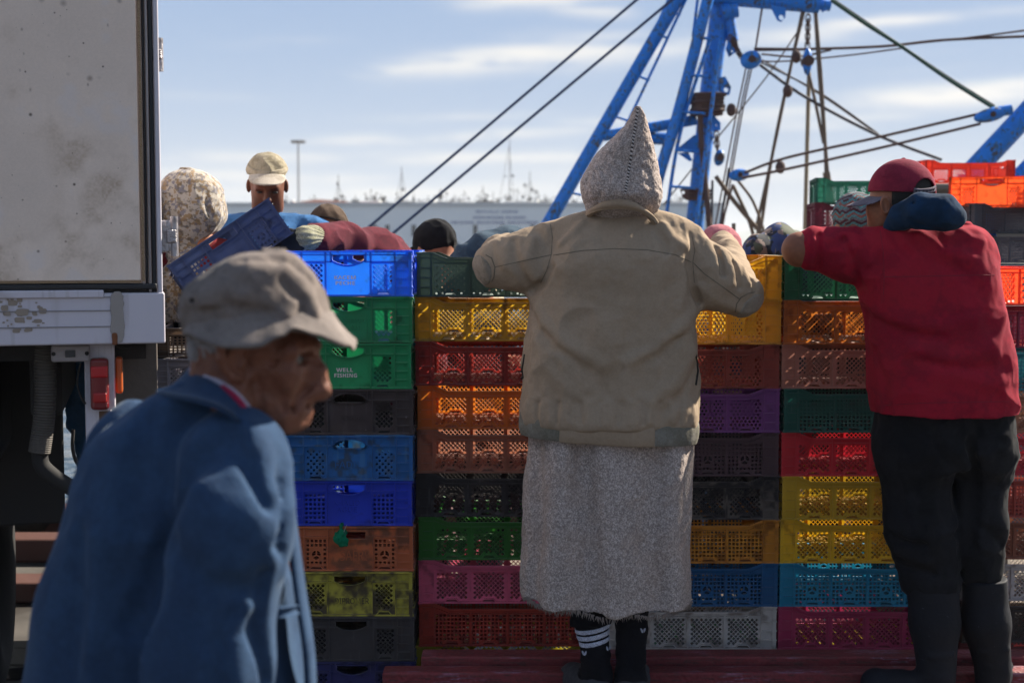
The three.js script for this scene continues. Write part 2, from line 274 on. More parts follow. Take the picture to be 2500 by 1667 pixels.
{
  const topY = P(0, 612, D1).y, c1 = P((694 + 1008) / 2, 900, D1).x;
  // the stack that shows its short ends with handles
  stack([
    { hex: '#0868d8', own: true, say: 'bright blue', grime: .32, flecks: .2, trans: .5, dirt: '#2a3448', text: { lines: ['KACEM', 'PECHE'], print: true, size: .0125, y: .055, w: .072, dx: -.002 } },
    { hex: '#087a48', say: 'emerald green', grime: .2, flecks: .12, trans: .55, text: { lines: ['EZZHMAD', 'DELLAH'], size: .016, y: .063, w: .088, plate: true } },
    { hex: '#0c7d4c', say: 'green white-printed', grime: .25, flecks: .25, trans: .38, text: { lines: ['WELL', 'FISHING'], print: true, size: .0125, y: .055, w: .074, dx: -.004 } },
    { hex: '#33292a', own: true, say: 'dark brown', grime: .3, flecks: .5, style: 'slot', text: { lines: ['BENCHELL'], size: .017, y: .045, w: .08 } },
    { hex: '#0b548f', own: true, say: 'spattered mid blue', kind: 'dot', grime: .32, flecks: .9, style: 'slot', text: { lines: ['FADIL'], size: .022, y: .04, w: .085, plate: true } },
    { hex: '#0a2fa8', say: 'deep royal blue', kind: 'square', grime: .18, flecks: .15, text: { lines: ['KHALID', 'AGUE'], size: .016, y: .066, w: .085 } },
    { hex: '#a8572f', own: true, say: 'rust orange', kind: 'star', grime: .3, flecks: .25, style: 'box', text: { lines: ['SAFRI'], size: .034, y: .034, w: .088, plate: true } },
    { hex: '#a59a34', own: true, say: 'dirty yellow', grime: .8, flecks: .55, text: { lines: ['DIPROMER'], size: .019, y: .04, w: .112 } },
    { hex: '#302b2c', own: true, say: 'charcoal', grime: .3, flecks: .45 },
    { hex: '#29295c', say: 'dark violet', grime: .35, flecks: .3 },
    { hex: '#35413f', say: 'dull green grey', grime: .4, flecks: .3 }],
    'of the handle-end stack beside truck', c1, -D1 - CL / 2, -Math.PI / 2, topY, 11, 'crates in the handle-end stack', .1505);
  const t2 = P(0, 616, D2).y, xl = P(1016, 900, D2).x + CL / 2, xr = P(1906, 900, D2).x - CL / 2, x3 = P(1912, 900, D2).x + CL / 2;
  stack([
    { hex: '#33443a', say: 'dark olive green', kind: 'dot', grime: .3, flecks: .2, trans: .2 },
    { hex: '#b48e1e', say: 'mustard yellow', grime: .4, flecks: .2, trans: .62 },
    { hex: '#8d2a24', say: 'brick red', grime: .35, flecks: .15, trans: .62 },
    { hex: '#c26f1c', say: 'orange', grime: .25, flecks: .15, trans: .66 },
    { hex: '#96614a', say: 'pinkish brown', grime: .25, flecks: .15, trans: .58 },
    { hex: '#231f20', own: true, say: 'black speckled', grime: .2, flecks: 1.2, trans: .1 },
    { hex: '#2e7a24', say: 'grass green', grime: .25, flecks: .1, trans: .6 },
    { hex: '#b9506c', say: 'pink', grime: .2, flecks: .1, trans: .35 },
    { hex: '#8f2413', say: 'tomato red square-meshed', kind: 'square', grime: .35, flecks: .1, trans: .35 },
    { hex: '#9a8c1c', say: 'olive yellow', grime: .4, flecks: .3 },
    { hex: '#50433c', say: 'brown', grime: .4, flecks: .3 }],
    "under hooded figure's left elbow", xl, -D2 - CW / 2, 0, t2, 31, "crates under the hooded figure's left elbow");
  const t3 = P(0, 624, D2).y;
  stack([
    { hex: '#cf9a12', say: 'amber yellow', grime: .32, flecks: .2, trans: .42, lift: 1.3 },
    { hex: '#c79e28', say: 'honeycombed yellow', kind: 'hex', grime: .4, flecks: .25, trans: .6 },
    { hex: '#79352e', say: 'maroon honeycombed', kind: 'hex', grime: .3, flecks: .12, trans: .35 },
    { hex: '#6d3a76', say: 'purple honeycombed', kind: 'hex', grime: .22, flecks: .12, trans: .35 },
    { hex: '#4f3a40', say: 'plum grey', kind: 'star', grime: .3, flecks: .2 },
    { hex: '#5f564e', own: true, say: 'black-rimmed grey', grime: .75, flecks: .5, dirt: '#17151a' },
    { hex: '#b8791f', say: 'ochre square-meshed', kind: 'square', grime: .35, flecks: .25, trans: .35 },
    { hex: '#0d517e', say: 'petrol blue', kind: 'star', grime: .25, flecks: .12 },
    { hex: '#aca59f', say: 'off-white', grime: .4, flecks: .2 },
    { hex: '#17702a', say: 'leaf green', grime: .25, flecks: .15 },
    { hex: '#514a48', say: 'brown grey', grime: .4, flecks: .3 }],
    "under hooded figure's right elbow", xr, -D2 - CW / 2, 0, t3, 57, "crates under the hooded figure's right elbow");
  stack([
    { hex: '#0f4a30', say: 'bottle green', grime: .3, flecks: .25, trans: .25 },
    { hex: '#b06a24', say: 'rusty orange', grime: .35, flecks: .2, trans: .62 },
    { hex: '#98695a', say: 'dusty rose brown', grime: .3, flecks: .15, trans: .35 },
    { hex: '#0e4f44', own: true, say: 'dark teal spattered', kind: 'square', grime: .3, flecks: .9 },
    { hex: '#b3202e', say: 'crimson', grime: .22, flecks: .2 },
    { hex: '#b4931f', say: 'golden yellow', grime: .3, flecks: .12 },
    { hex: '#c09a16', say: 'deep yellow', grime: .25, flecks: .1 },
    { hex: '#0f7391', say: 'turquoise', kind: 'star', grime: .25, flecks: .1 },
    { hex: '#98284f', say: 'magenta', grime: .25, flecks: .15 },
    { hex: '#b09a20', say: 'pale yellow', grime: .35, flecks: .1 },
    { hex: '#473d3a', say: 'umber', grime: .4, flecks: .3 }],
    'of stack the red-sweatered man leans on', x3, -D2 - CW / 2, 0, t3, 83, 'crates in front of the red-sweatered man');
  const d4 = 4.80, x4 = P(2364, 900, d4).x + CL / 2, t4 = P(0, 640, d4).y;
  stack([
    { hex: '#d8582c', say: 'bright orange honeycombed', kind: 'hex', grime: .15, flecks: .15, trans: .62 },
    { hex: '#6a2439', say: 'wine red', kind: 'square', grime: .3, flecks: .1 },
    { hex: '#1d6a72', say: 'teal', kind: 'star', grime: .3, flecks: .1 },
    { hex: '#8a6148', say: 'tan', grime: .3, flecks: .15 },
    { hex: '#9a2530', say: 'dark red', grime: .3, flecks: .1 },
    { hex: '#8c3b30', say: 'red brown', kind: 'star', grime: .3, flecks: .1 },
    { hex: '#7a4a36', say: 'chestnut', grime: .3, flecks: .1 },
    { hex: '#a19c97', say: 'grey white', grime: .35, flecks: .1 },
    { hex: '#332c28', say: 'blackish', grime: .3, flecks: .2 },
    { hex: '#5b1f24', say: 'oxblood', grime: .3, flecks: .1 },
    { hex: '#4a443e', say: 'mud brown', grime: .4, flecks: .2 }],
    'of stack beyond red-sweatered man', x4, -d4 - CW / 2, 0, t4, 97, 'crates beyond the red-sweatered man');
  // a stack next to it, lower, seen beside the truck and under the old man's chin
  const d5 = 4.6, x5 = P((364 + 672) / 2, 900, d5).x, t5 = P(0, 948, d5).y;
  stack([
    { hex: '#14568f', say: 'weathered blue', kind: 'square', grime: .3, flecks: .2 }, { hex: '#15704c', say: 'sea green', grime: .2, flecks: .1 }, { hex: '#35404a', say: 'slate', grime: .2, flecks: .1 }, { hex: '#443c38', say: 'brown black', grime: .2, flecks: .1 },
    { hex: '#24506a', say: 'grey blue', grime: .2, flecks: .1 }, { hex: '#6a3a28', say: 'russet', grime: .2, flecks: .1 }, { hex: '#3d3d3d', say: 'grey', grime: .2, flecks: .1 }, { hex: '#5b5320', say: 'olive', grime: .2, flecks: .1 }],
    'of the low stack behind old man', x5, -d5 - CL / 2, -Math.PI / 2, t5, 131, 'crates in the low stack behind the old man', .1485);
  const flat = crate({ hex: '#8a848b', kind: 'hex', grime: .25, flecks: .4, seed: 151, lift: 1.2 }, 'shallow lilac grey fish crate on the low stack behind old man', undefined, V3(x5, t5 + .002, -d5 - CL / 2), -Math.PI / 2); flat.scale.y = .64;
  const brown = crate({ hex: '#5f4936', kind: 'square', grime: .6, flecks: .4, seed: 153, own: true, lift: 1.2 }, 'worn brown fish crate set on the shallow grey crate beside the truck', undefined, V3(P(520, 0, 4.9).x, t5 + .1, -4.95), -Math.PI / 2 + .12); brown.scale.y = .66;
  // navy crate being lifted, tilted, in front of the man in the pale cap
  const d6 = 4.80, ctr = P(562, 609, d6), o = crate({ hex: '#2b3a5e', lift: 1.3, kind: 'star', grime: .25, flecks: .35, seed: 171, style: 'box', trans: .22, text: { lines: ['PECHE'], size: .02, y: .04, w: .085, plate: true } }, 'navy blue plastic fish crate tilted in mid-air by a gloved hand', undefined, V3(), 0);
  const a = 33.8 * Math.PI / 180, q = new THREE.Quaternion().setFromAxisAngle(V3(0, 0, 1), a).multiply(new THREE.Quaternion().setFromAxisAngle(V3(1, 0, 0), .1)).multiply(new THREE.Quaternion().setFromAxisAngle(V3(0, 1, 0), -Math.PI / 2 + .24));
  o.quaternion.copy(q); o.position.copy(ctr.sub(V3(CL / 2 - .01, CH / 2, 0).applyQuaternion(q)));
}
// ---------------------------------------------------------------- setting: quay, water, far shore
const stdM = (hex, roughness = .8, o = {}) => new THREE.MeshStandardMaterial({ color: hex, roughness, ...o });
const bumpNoise = tex(256, 256, (u, v) => { const n = tfbm(u, v, 6, 7, 6); return [n, n, n]; }, false);
const grainTex = tex(256, 256, (u, v) => { const n = tnoise(u, v, 128, 3) * .6 + tnoise(u, v, 64, 4) * .4; return [n, n, n]; }, false);
const quayTex = tex(1024, 1024, (u, v) => { const n = tfbm(u, v, 4, 21, 6), f = tnoise(u, v, 256, 23), w = sstep(.42, .58, tfbm(u, v, 3, 29, 5)); let c = lum([.30, .28, .26], .7 + .5 * n + .12 * (f - .5)); c = mixc(c, [.14, .13, .125], w * .75); return c; });
const quayRough = tex(512, 512, (u, v) => { const w = sstep(.42, .58, tfbm(u, v, 3, 29, 5)); return [0, mix(.85, .22, w), 0]; }, false);
{
  const g = new THREE.PlaneGeometry(90, 38, 1, 1); g.rotateX(-Math.PI / 2); g.translate(0, 0, -8.6 + 19);
  const m = stdM('#ffffff', 1, { map: quayTex, roughnessMap: quayRough, bumpMap: bumpNoise, bumpScale: .012 });
  struct('quay', boxUV(g, 4), m);
  const wall = box(90, 4, .6, 0, -2.01, -8.3); struct('quay_wall', boxUV(wall, 3), stdM('#4b4642', .95, { bumpMap: bumpNoise, bumpScale: .02 }));
  // timbers bolted along the quay edge
  const timber = stdM('#4a2a22', .75, { bumpMap: bumpNoise, bumpScale: .008 });
  for (const [z, h, y, lab] of [[-8.25, .16, .08, 'long dark red timber bolted along the quay edge'], [-7.55, .13, .065, 'low dark timber lying on quay before the edge beam'], [-6.7, .10, .05, 'worn dark plank lying on quay beneath the truck']]) {
    const o = thing('timber_beam', lab, 'timber', V3(-4, 0, z)); part(o, 'beam', boxUV(rbox(9, h, .22, .02, 0, y, 0), 1), timber);
    for (let i = 0; i < 6; i++) part(o, 'bolt', new THREE.CylinderGeometry(.02, .02, .02, 8).translate(-3.9 + i * 1.5, y + h / 2 + .005, .05), stdM('#5a4a40', .6, { metalness: .6 }));
  }
  // puddles on the quay near the truck
  const puddle = new THREE.MeshPhysicalMaterial({ color: '#15171a', roughness: .04 });
  for (const [px, py, rx, rz, sd] of [[20, 1625, .42, .13, 3], [40, 1662, .5, .10, 5], [-60, 1590, .5, .08, 8]]) {
    const d = EYE * FPX / (py - HOR), c = P(px, py, d), s = new THREE.Shape(), r = rng(sd); const ph = r() * 6;
    for (let i = 0; i <= 48; i++) { const a = i / 48 * 2 * Math.PI, k = 1 + .22 * Math.sin(3 * a + ph) + .13 * Math.sin(7 * a + ph * 2); const x = rx * k * Math.cos(a), y = rz * k * Math.sin(a); i ? s.lineTo(x, y) : s.moveTo(x, y); }
    const g2 = new THREE.ShapeGeometry(s); g2.rotateX(-Math.PI / 2); g2.translate(c.x, .004, c.z); struct(numbered('puddle'), g2, puddle);
  }
  const wt = tex(512, 512, (u, v) => { const n = tfbm(u, v, 10, 61, 4) * .6 + tfbm(u, v, 24, 65, 3) * .4; return [n, n, n]; }, false);
  const wg = new THREE.PlaneGeometry(700, 141); wg.rotateX(-Math.PI / 2); wg.translate(0, -1.5, -8.6 - 70.5);
  struct('harbour_water', boxUV(wg, 9), new THREE.MeshPhysicalMaterial({ color: '#1b2b30', roughness: .08, bumpMap: wt, bumpScale: .22 }));
  const far = new THREE.PlaneGeometry(9000, 5600); far.rotateX(-Math.PI / 2); far.translate(0, .02, -149 - 2800); struct('far_shore', boxUV(far, 40), stdM('#6b675f', .95, { bumpMap: bumpNoise }));
  struct('far_quay_wall', boxUV(box(700, 1.6, 1, 0, -.79, -148.8), 4), stdM('#6f6a66', .95));
}
{ // long pale harbour building across the water
  const d = 148, o = thing('harbour_building', 'long pale grey harbour building with blue lettering across the water', 'building', P(1080, HOR, d).setY(.02));
  const k = mpp(d), X = px => (px - 1080) * k, Y = py => EYE - (py - HOR) * k - .02;
  const plaster = stdM('#f0ece6', .95, { bumpMap: bumpNoise, bumpScale: .02 }), dark = stdM('#3a3c40', .4), cap = stdM('#c9c4c0', .9);
  const wall = new THREE.BoxGeometry((1760 - 470) * k, Y(503), 14); wall.translate(X(1115), Y(503) / 2, -7); part(o, 'wall', boxUV(wall, 6), plaster);
  part(o, 'parapet', box((1764 - 466) * k, .35, .5, X(1115), Y(503) + .17, -.1), cap);
  for (const x of [560, 640, 700, 760, 820, 862, 915, 946, 1010, 1068, 1160, 1228, 1300, 1380, 1460]) { const w = part(o, 'window', box(.42, 1.15, .08, X(x), Y(563), .03), dark); part(w, 'frame', merge([box(.56, .08, .06, X(x), Y(563) + .62, .03), box(.56, .08, .06, X(x), Y(563) - .62, .03)]), cap); }
  for (const x of [590, 700, 960, 1110, 1330]) part(o, 'door', box(.9, 2.0, .08, X(x), 1.0, .03), dark);
  const ink = stdM('#2a3f86', .9);
  const sign = (lines, cx, y, w, size) => { const g = lettering(lines, size, w, .03, FONT); g.translate(X(cx), Y(y), .01); part(o, 'lettering', g, ink); };
  const wide = (s, cx, y, w, size) => { const g = new TextGeometry(s, { font: FONT, size, depth: .03, curveSegments: 2, bevelEnabled: false }); g.computeBoundingBox(); const b = g.boundingBox, q = w / (b.max.x - b.min.x); g.scale(q, 1, 1); g.translate(X(cx) - w / 2, Y(y), .01); part(o, 'lettering', clean(g), ink); };
  wide('OFFICE NATIONAL DES PECHES', 1218, 534, 128 * k, .24); wide('PORT DE PECHE   HALLE AU POISSON   CRIEE AUX POISSONS', 1207, 546, 212 * k, .24);
  { const r = rng(5), g = []; for (let i = 0; i < 26; i++) { if (i === 14) continue; const x = X(1163 + i * 4); g.push(box(.15, .09, .03, x, Y(518) + (r() - .5) * .1, .02)); if (r() > .5) g.push(box(.05, .2, .03, x, Y(516), .02)); } part(o, 'lettering', merge(g), ink); }
  // low hall with a terracotta roof to its left
  const h = thing('terracotta_hall', 'low hall with sloping terracotta roof behind the harbour building', 'building', P(745, HOR, 172).setY(.02)), k2 = mpp(172), r1 = (598 - 487) * k2 + EYE, wv = (900 - 560) * k2;
  part(h, 'wall', box(wv, r1 - 1.2, 8, 0, (r1 - 1.2) / 2, -4), stdM('#b5a79c', .95));
  const roof = new THREE.Shape([[-wv / 2 - .5, r1 - 1.25], [wv / 2 + .5, r1 - 1.25], [wv * .30, r1 - .3], [wv * .1, r1 - .05], [-wv * .12, r1 - .5], [-wv * .3, r1]].map(p => new THREE.Vector2(...p)));
  part(h, 'roof', new THREE.ExtrudeGeometry(roof, { depth: 9, bevelEnabled: false }).translate(0, 0, -8.5), stdM('#a46a55', .9));
}
// masts of the boats lying behind the harbour building
{
  const steel = stdM('#4e4b4a', .7), white = stdM('#d6d4d0', .6), r = rng(77);
  const list = [[700, 474], [768, 476], [828, 428], [868, 478], [905, 462], [930, 474], [980, 408], [1010, 472], [1046, 478], [1078, 462], [1110, 476], [1134, 466], [1180, 455], [1206, 470], [1243, 342], [1262, 462], [1293, 420], [1316, 470], [1330, 476], [1395, 466], [1440, 472], [1490, 466], [1580, 470], [1650, 474]];
  list.forEach(([px, py], i) => {
    const d = 176 + (i % 4) * 5, q = mpp(d), base = P(px, HOR, d).setY(.02), o = thing('moored_boat', `masts and rigging of a moored boat behind the harbour building`, 'boat', base, 'moored boats behind the harbour building'), H = EYE + (HOR - py) * q, top = EYE + (HOR - 500) * q;
    part(o, 'hull', boxUV(rbox(5.5, 2.6, 3, .4, 0, 1.3, 0), 2), i % 2 ? white : steel);
    const wh = 1.2 + r() * 1.6; part(o, 'wheelhouse', rbox(wh, top - 2.2 + .5 * r(), 2, .1, r() - .5, (top - 2.2) / 2 + 2.4, 0), i % 3 ? white : steel);
    part(o, 'mast', bar(V3(0, 2, 0), V3((r() - .5) * .2, H, 0), .09, .045, 6), steel);
    for (let j = 0; j < 3; j++) { const x = (r() - .5) * 3.2, h = top + (r() * r()) * 1.6; part(o, 'pole', bar(V3(x, 2.4, 0), V3(x + (r() - .5) * .9, h, 0), .06, .035, 5), steel); }
    for (let j = 0; j < 2; j++) part(o, 'stay', bar(V3(0, H - .15 * r() * H, 0), V3((j ? 1 : -1) * (.7 + 1.4 * r()), top - .2, 0), .028, .028, 4), steel);
    if (r() > .35) part(o, 'boom', bar(V3(.1, top + .1, 0), V3((r() - .5) * 3.6, top + .5 + .9 * r(), 0), .06, .04, 5), steel);
    const cl = []; for (let j = 0; j < 7; j++) cl.push(box(.15 + .35 * r(), .12 + .35 * r(), .3, (r() - .5) * 1.7, top + .1 + r() * r() * Math.max(.6, (H - top) * .7), 0)); part(o, 'mast_fittings', merge(cl), steel).userData.kind = 'stuff';
    if (i % 4 === 0) part(o, 'radome', new THREE.SphereGeometry(.3, 12, 8).translate(.5 + r(), top + .3, .3), white);
  });
  // floodlight tower
  const d = 160, q = mpp(d), o = thing('floodlight_tower', 'tall thin floodlight tower with a ring of lamps behind the building', 'lamp', P(730, HOR, d).setY(.02)), H = EYE + (HOR - 350) * q;
  part(o, 'pole', new THREE.CylinderGeometry(.11, .2, H, 8).translate(0, H / 2, 0), stdM('#8a8c90', .5, { metalness: .5 }));
  const ring = part(o, 'lamp_ring', new THREE.TorusGeometry(.55, .06, 6, 16).rotateX(Math.PI / 2).translate(0, H, 0), steel);
  for (let i = 0; i < 8; i++) { const a = i * Math.PI / 4; part(o, 'floodlight', rbox(.42, .3, .3, .05, .62 * Math.cos(a), H + .05, .62 * Math.sin(a)), steel); }
}
{ // hills beyond the harbour
  const d = 2600, k = mpp(d), pts = [[1640, 598], [1700, 588], [1780, 580], [1840, 566], [1900, 553], [1950, 547], [2010, 551], [2060, 546], [2140, 556], [2220, 548], [2320, 565], [2440, 558], [2600, 575], [2800, 590], [3000, 598]];
  const nx = 160, nz = 24, g = new THREE.PlaneGeometry(1, 1, nx, nz), p = g.attributes.position;
  for (let j = 0; j <= nz; j++) for (let i = 0; i <= nx; i++) { const px = mix(1640, 3000, i / nx); let a = 0; while (a < pts.length - 2 && pts[a + 1][0] < px) a++; const h = (598 - mix(pts[a][1], pts[a + 1][1], sm(clamp((px - pts[a][0]) / (pts[a + 1][0] - pts[a][0]))))) * k, t = j / nz; p.setXYZ(j * (nx + 1) + i, (px - CX) * k, EYE + h * Math.sin(t * Math.PI / 2) * (.9 + .2 * fbm3(px * .03, t * 5, 1)) - 2, -d - t * 700 + 350); }
  g.computeVertexNormals(); struct('hills', g, stdM('#6f7562', 1, { side: THREE.DoubleSide }));
}
// ---------------------------------------------------------------- the truck
{
  const d0 = 4.0, S = FPX / d0, c0 = P(395, HOR, d0), o = thing('box_truck', 'white insulated box truck with dirty rear door panel and hanging corrugated hose', 'truck', V3(c0.x, 0, -d0)); o.rotation.y = 15 * Math.PI / 180;
  const X = px => (px - 395) / S / Math.cos(15 * Math.PI / 180), Y = py => EYE - (py - HOR) / S;
  const white = new THREE.MeshPhysicalMaterial({ color: '#c3bfc4', roughness: .42, map: tex(512, 512, (u, v) => { const n = tfbm(u, v, 4, 31, 5), s = tnoise(u, v * .1, 96, 33), f = tfbm(u, v, 40, 37, 2); let c = lum([.97, .96, .97], .93 + .08 * n); c = mixc(c, [.50, .44, .38], .35 * sstep(.62, .8, n) * f + .12 * sstep(.7, .9, s)); return c; }) });
  const specks = []; { const r = rng(91); for (let i = 0; i < 240; i++) specks.push([r(), r(), .0006 + .0032 * r() * r(), .4 + .6 * r(), 1 + 2.5 * r()]); for (let i = 0; i < 40; i++) specks.push([r(), r() * .5, .003 + .004 * r(), .5 * r(), 1 + 2 * r()]); }
  const doorTex = tex(1024, 1024, (u, v) => {
    const n = tfbm(u, v, 5, 41, 6), n2 = tfbm(u, v, 11, 43, 5), f = tnoise(u, v, 300, 49);
    let c = lum([.84, .765, .70], .93 + .12 * n + .03 * (f - .5));
    c = mixc(c, [.55, .46, .37], clamp(.5 * sstep(.42, .78, n2) * sstep(.40, .66, n) * (.5 + .8 * tnoise(u, v, 200, 51)) + .0));
    c = mixc(c, [.80, .77, .77], .35 * sstep(.6, .75, 1 - n2) );
    return c;
  });
  { // specks of rust and dirt on the door
    const d = doorTex.image.data, N = 1024; for (const [u, v, r, a, el] of specks) { const R = Math.ceil(r * N * el) + 1; for (let y = -R; y <= R; y++) for (let x = -R; x <= R; x++) { const q = Math.hypot(x * (el > 2 ? 1 : el), y) / (r * N * (el > 2 ? el * .6 : 1)); if (q < 1) { const i = ((((v * N | 0) + y + N) % N) * N + (((u * N | 0) + x + N) % N)) * 4; for (let k = 0; k < 3; k++) d[i + k] = mix(d[i + k], [48, 34, 26][k], a * (1 - q)); } } }
  }
  const door = stdM('#ffffff', .62, { map: doorTex, bumpMap: bumpNoise, bumpScale: .004 }), rubber = stdM('#17171a', .6), alu = stdM('#9a9494', .38, { metalness: .7, bumpMap: bumpNoise, bumpScale: .004 }), wood = stdM('#8a7358', .85, { bumpMap: grainTex, bumpScale: .004 }), dark = stdM('#1a1817', .85);
  const T = 3.35, dz = .05, yb = Y(683), W = -2.35;
  // insulated box body
  part(o, 'box_body', boxUV(box(2.42, 2.0, 5.6, -1.21 - .004, Y(835) + 1.0 + .002, -2.81 - .012), 1.2), white);
  const dp = part(o, 'door_panel', boxUV(rbox(X(345) - W, T - yb, dz, .004, (X(345) + W) / 2, (T + yb) / 2, dz / 2 + .012), 1.1, .13, .1), door);
  part(dp, 'panel_edge', boxUV(box(.007, T - yb + .004, dz - .006, X(345) + .0035 + .004, (T + yb) / 2, dz / 2 + .012), .3), wood);
  part(dp, 'panel_edge', boxUV(box(X(345) - W, .006, dz - .006, (X(345) + W) / 2, yb - .003, dz / 2 + .012), .3), wood);
  // gasket strips down the edge and under the panel
  [[349, 355, .045, alu], [356, 362, .038, rubber], [363, 369, .043, alu], [370, 381, .03, rubber]].forEach(([a, b, z, m], i) => part(o, 'gasket_strip', rbox(X(b) - X(a), T - yb + .02 + i * .007, z, .003, (X(a) + X(b)) / 2, (T + yb) / 2 - .01 - i * .0035, z / 2 + .012), m));
  part(o, 'bottom_gasket', rbox(X(381) - W, .017, .045, .005, (X(381) + W) / 2, yb - .0165, .036), rubber);
  part(o, 'bottom_gasket', rbox(X(375) - W, .008, .036, .003, (X(375) + W) / 2, yb - .0305, .03), dark);
  part(o, 'rear_frame', boxUV(rbox(X(394) - X(382), T - Y(835) - .14, .06, .005, (X(382) + X(394)) / 2, (T + Y(835) + .14) / 2, .02), .8), white);
  // lower cross member with three shallow steps
  const yb0 = Y(835), yb1 = Y(712), beam = part(o, 'rear_sill', boxUV(rbox(X(398) - W, yb1 - yb0, .09, .006, (X(398) + W) / 2, (yb0 + yb1) / 2, .01), 1.4, .3), white);
  for (const py of [722, 754, 792]) part(beam, 'sill_groove', box(X(276) - W, .0025, .004, (X(276) + W) / 2, Y(py), .056), stdM('#75706f', .8));
  part(beam, 'sill_rail', boxUV(rbox(X(262) - W, .022, .014, .004, (X(262) + W) / 2, Y(714), .056), .6), white);
  { // sealant smeared over the joint and a rust-brown stain patch
    const blob = (cx, cy, w, h, seed, m, z) => { const s = new THREE.Shape(), r = rng(seed), N = m ? 40 : 12; for (let i = 0; i <= N; i++) { const a = i / N * 2 * Math.PI, c = Math.cos(a), q = Math.sin(a), k = .82 + .3 * vnoise(c * 3 + seed, q * 6, seed); const sx = Math.sign(c) * Math.pow(Math.abs(c), .5) * w / 2 * k, sy = Math.sign(q) * Math.pow(Math.abs(q), .5) * h / 2 * (.96 + .08 * k); i ? s.lineTo(sx, sy) : s.moveTo(sx, sy); } const g = new THREE.ExtrudeGeometry(s, { depth: m ? .004 : .0006, bevelEnabled: !!m, bevelSize: .002, bevelThickness: .002, bevelSegments: 2 }); g.translate(X(cx), Y(cy), z); return boxUV(g, .5); };
    part(beam, 'sealant', blob(291, 770, .034, .135, 3, 1, .054), stdM('#8d857f', .8, { bumpMap: bumpNoise, bumpScale: .006 }));
    { const r = rng(19), bl = []; for (let i = 0; i < 70; i++) { const a = r() * 6.28, q = Math.sqrt(r()), w = .004 + .020 * r() * r(); bl.push(blob(76 + Math.cos(a) * q * 62, 762 + Math.sin(a) * q * 40, w * (1 + r()), w, i + 3, null, .0512 + .0001 * i)); } const dm = stdM('#8a7d70', .95); part(beam, 'dirt_patch', merge(bl), dm); }
    part(beam, 'rust_run', blob(284, 822, .012, .03, 12, 1, .0565), stdM('#6a3f24', .9));
  }
  // cast hinges
  const hinge = (y0, y1, x1) => { const h = part(o, 'hinge', rbox(X(x1) - X(383), Y(y0) - Y(y1), .03, .006, (X(383) + X(x1)) / 2, (Y(y0) + Y(y1)) / 2, .01), alu); part(h, 'hinge_pin', new THREE.CylinderGeometry(.011, .011, Y(y0) - Y(y1) + .022, 12).translate(X(x1) - .004, (Y(y0) + Y(y1)) / 2, .02), alu); part(h, 'hinge_knuckle', rbox(.03, (Y(y0) - Y(y1)) * .42, .034, .006, X(x1) - .012, (Y(y0) + Y(y1)) / 2, .02), alu); };
  hinge(112, 172, 399); hinge(538, 616, 426);
  // under the box: chassis, bracket with lamps, hose, mudguard, wheel
  part(o, 'chassis_rail', boxUV(rbox(.09, .2, 5.2, .01, X(120), Y(835) - .12, -2.75), 1), dark);
  part(o, 'chassis_rail', boxUV(rbox(.09, .2, 5.2, .01, X(-600), Y(835) - .12, -2.75), 1), dark);
  part(o, 'underfloor', box(2.3, .05, 5.4, -1.2, Y(835) - .03, -2.8), dark);
  part(o, 'fuel_tank', boxUV(rbox(1.1, .42, .5, .08, X(60) - .62, Y(1010), -.55), 1), dark);
  part(o, 'mudguard', boxUV(rbox(.16, .30, .02, .006, X(318), Y(950), -.42), .5), stdM('#5b524b', .85, { bumpMap: bumpNoise, bumpScale: .006 }));
  part(o, 'mudguard', boxUV(rbox(.62, .62, .03, .01, X(60) - .22, Y(1120), -.7), .5), dark);
  const post = part(o, 'lamp_bracket', boxUV(rbox(.085, .30, .03, .006, X(247), Y(965), -.06), .5), white);
  part(post, 'rust_stain', boxUV(rbox(.03, .06, .004, .001, X(256), Y(1030), -.044), .3), stdM('#5d4636', .9));
  const lens = new THREE.MeshPhysicalMaterial({ color: '#7a0c12', roughness: .2, clearcoat: .6, bumpMap: grainTex, bumpScale: .003 });
  const tl = part(o, 'tail_light', rbox(.052, .15, .045, .012, X(247), Y(935), -.022), lens); part(tl, 'lens_band', rbox(.048, .035, .047, .006, X(247), Y(905), -.0205), new THREE.MeshPhysicalMaterial({ color: '#a8161a', roughness: .25 })); part(tl, 'lens_band', rbox(.04, .03, .047, .006, X(247), Y(968), -.0205), new THREE.MeshPhysicalMaterial({ color: '#95100f', roughness: .25 }));
  part(o, 'marker_lamp', rbox(.02, .105, .06, .008, X(291), Y(918), -.07), new THREE.MeshPhysicalMaterial({ color: '#d8661a', roughness: .3, transmission: .5, thickness: 0 }));
  const np = part(o, 'number_plate_lamp', rbox(.105, .047, .04, .008, X(183), Y(859), -.02), stdM('#b3aaa8', .5, { bumpMap: grainTex, bumpScale: .004 })); part(np, 'lamp_window', rbox(.028, .02, .004, .001, X(183), Y(859), .002), stdM('#24262a', .2)); for (const x of [146, 220]) part(np, 'screw', new THREE.CylinderGeometry(.006, .006, .004, 8).rotateX(Math.PI / 2).translate(X(x), Y(859), .001), dark);
  { const pts = [[124, 842], [122, 900], [121, 960], [117, 1020], [110, 1070], [104, 1108]].map(([x, y]) => V3(X(x), Y(y), -.10)), c = new THREE.CatmullRomCurve3(pts), h = part(o, 'corrugated_hose', new THREE.TubeGeometry(c, 40, .026, 14), stdM('#4c4640', .7)); for (let i = 0; i < 40; i++) { const t = (i + .5) / 40, p = c.getPoint(t), q = c.getTangent(t), g = new THREE.TorusGeometry(.0285, .0034, 5, 16); g.applyQuaternion(new THREE.Quaternion().setFromUnitVectors(V3(0, 0, 1), q)); g.translate(p.x, p.y, p.z); part(h, 'hose_ring', g, h.material); }
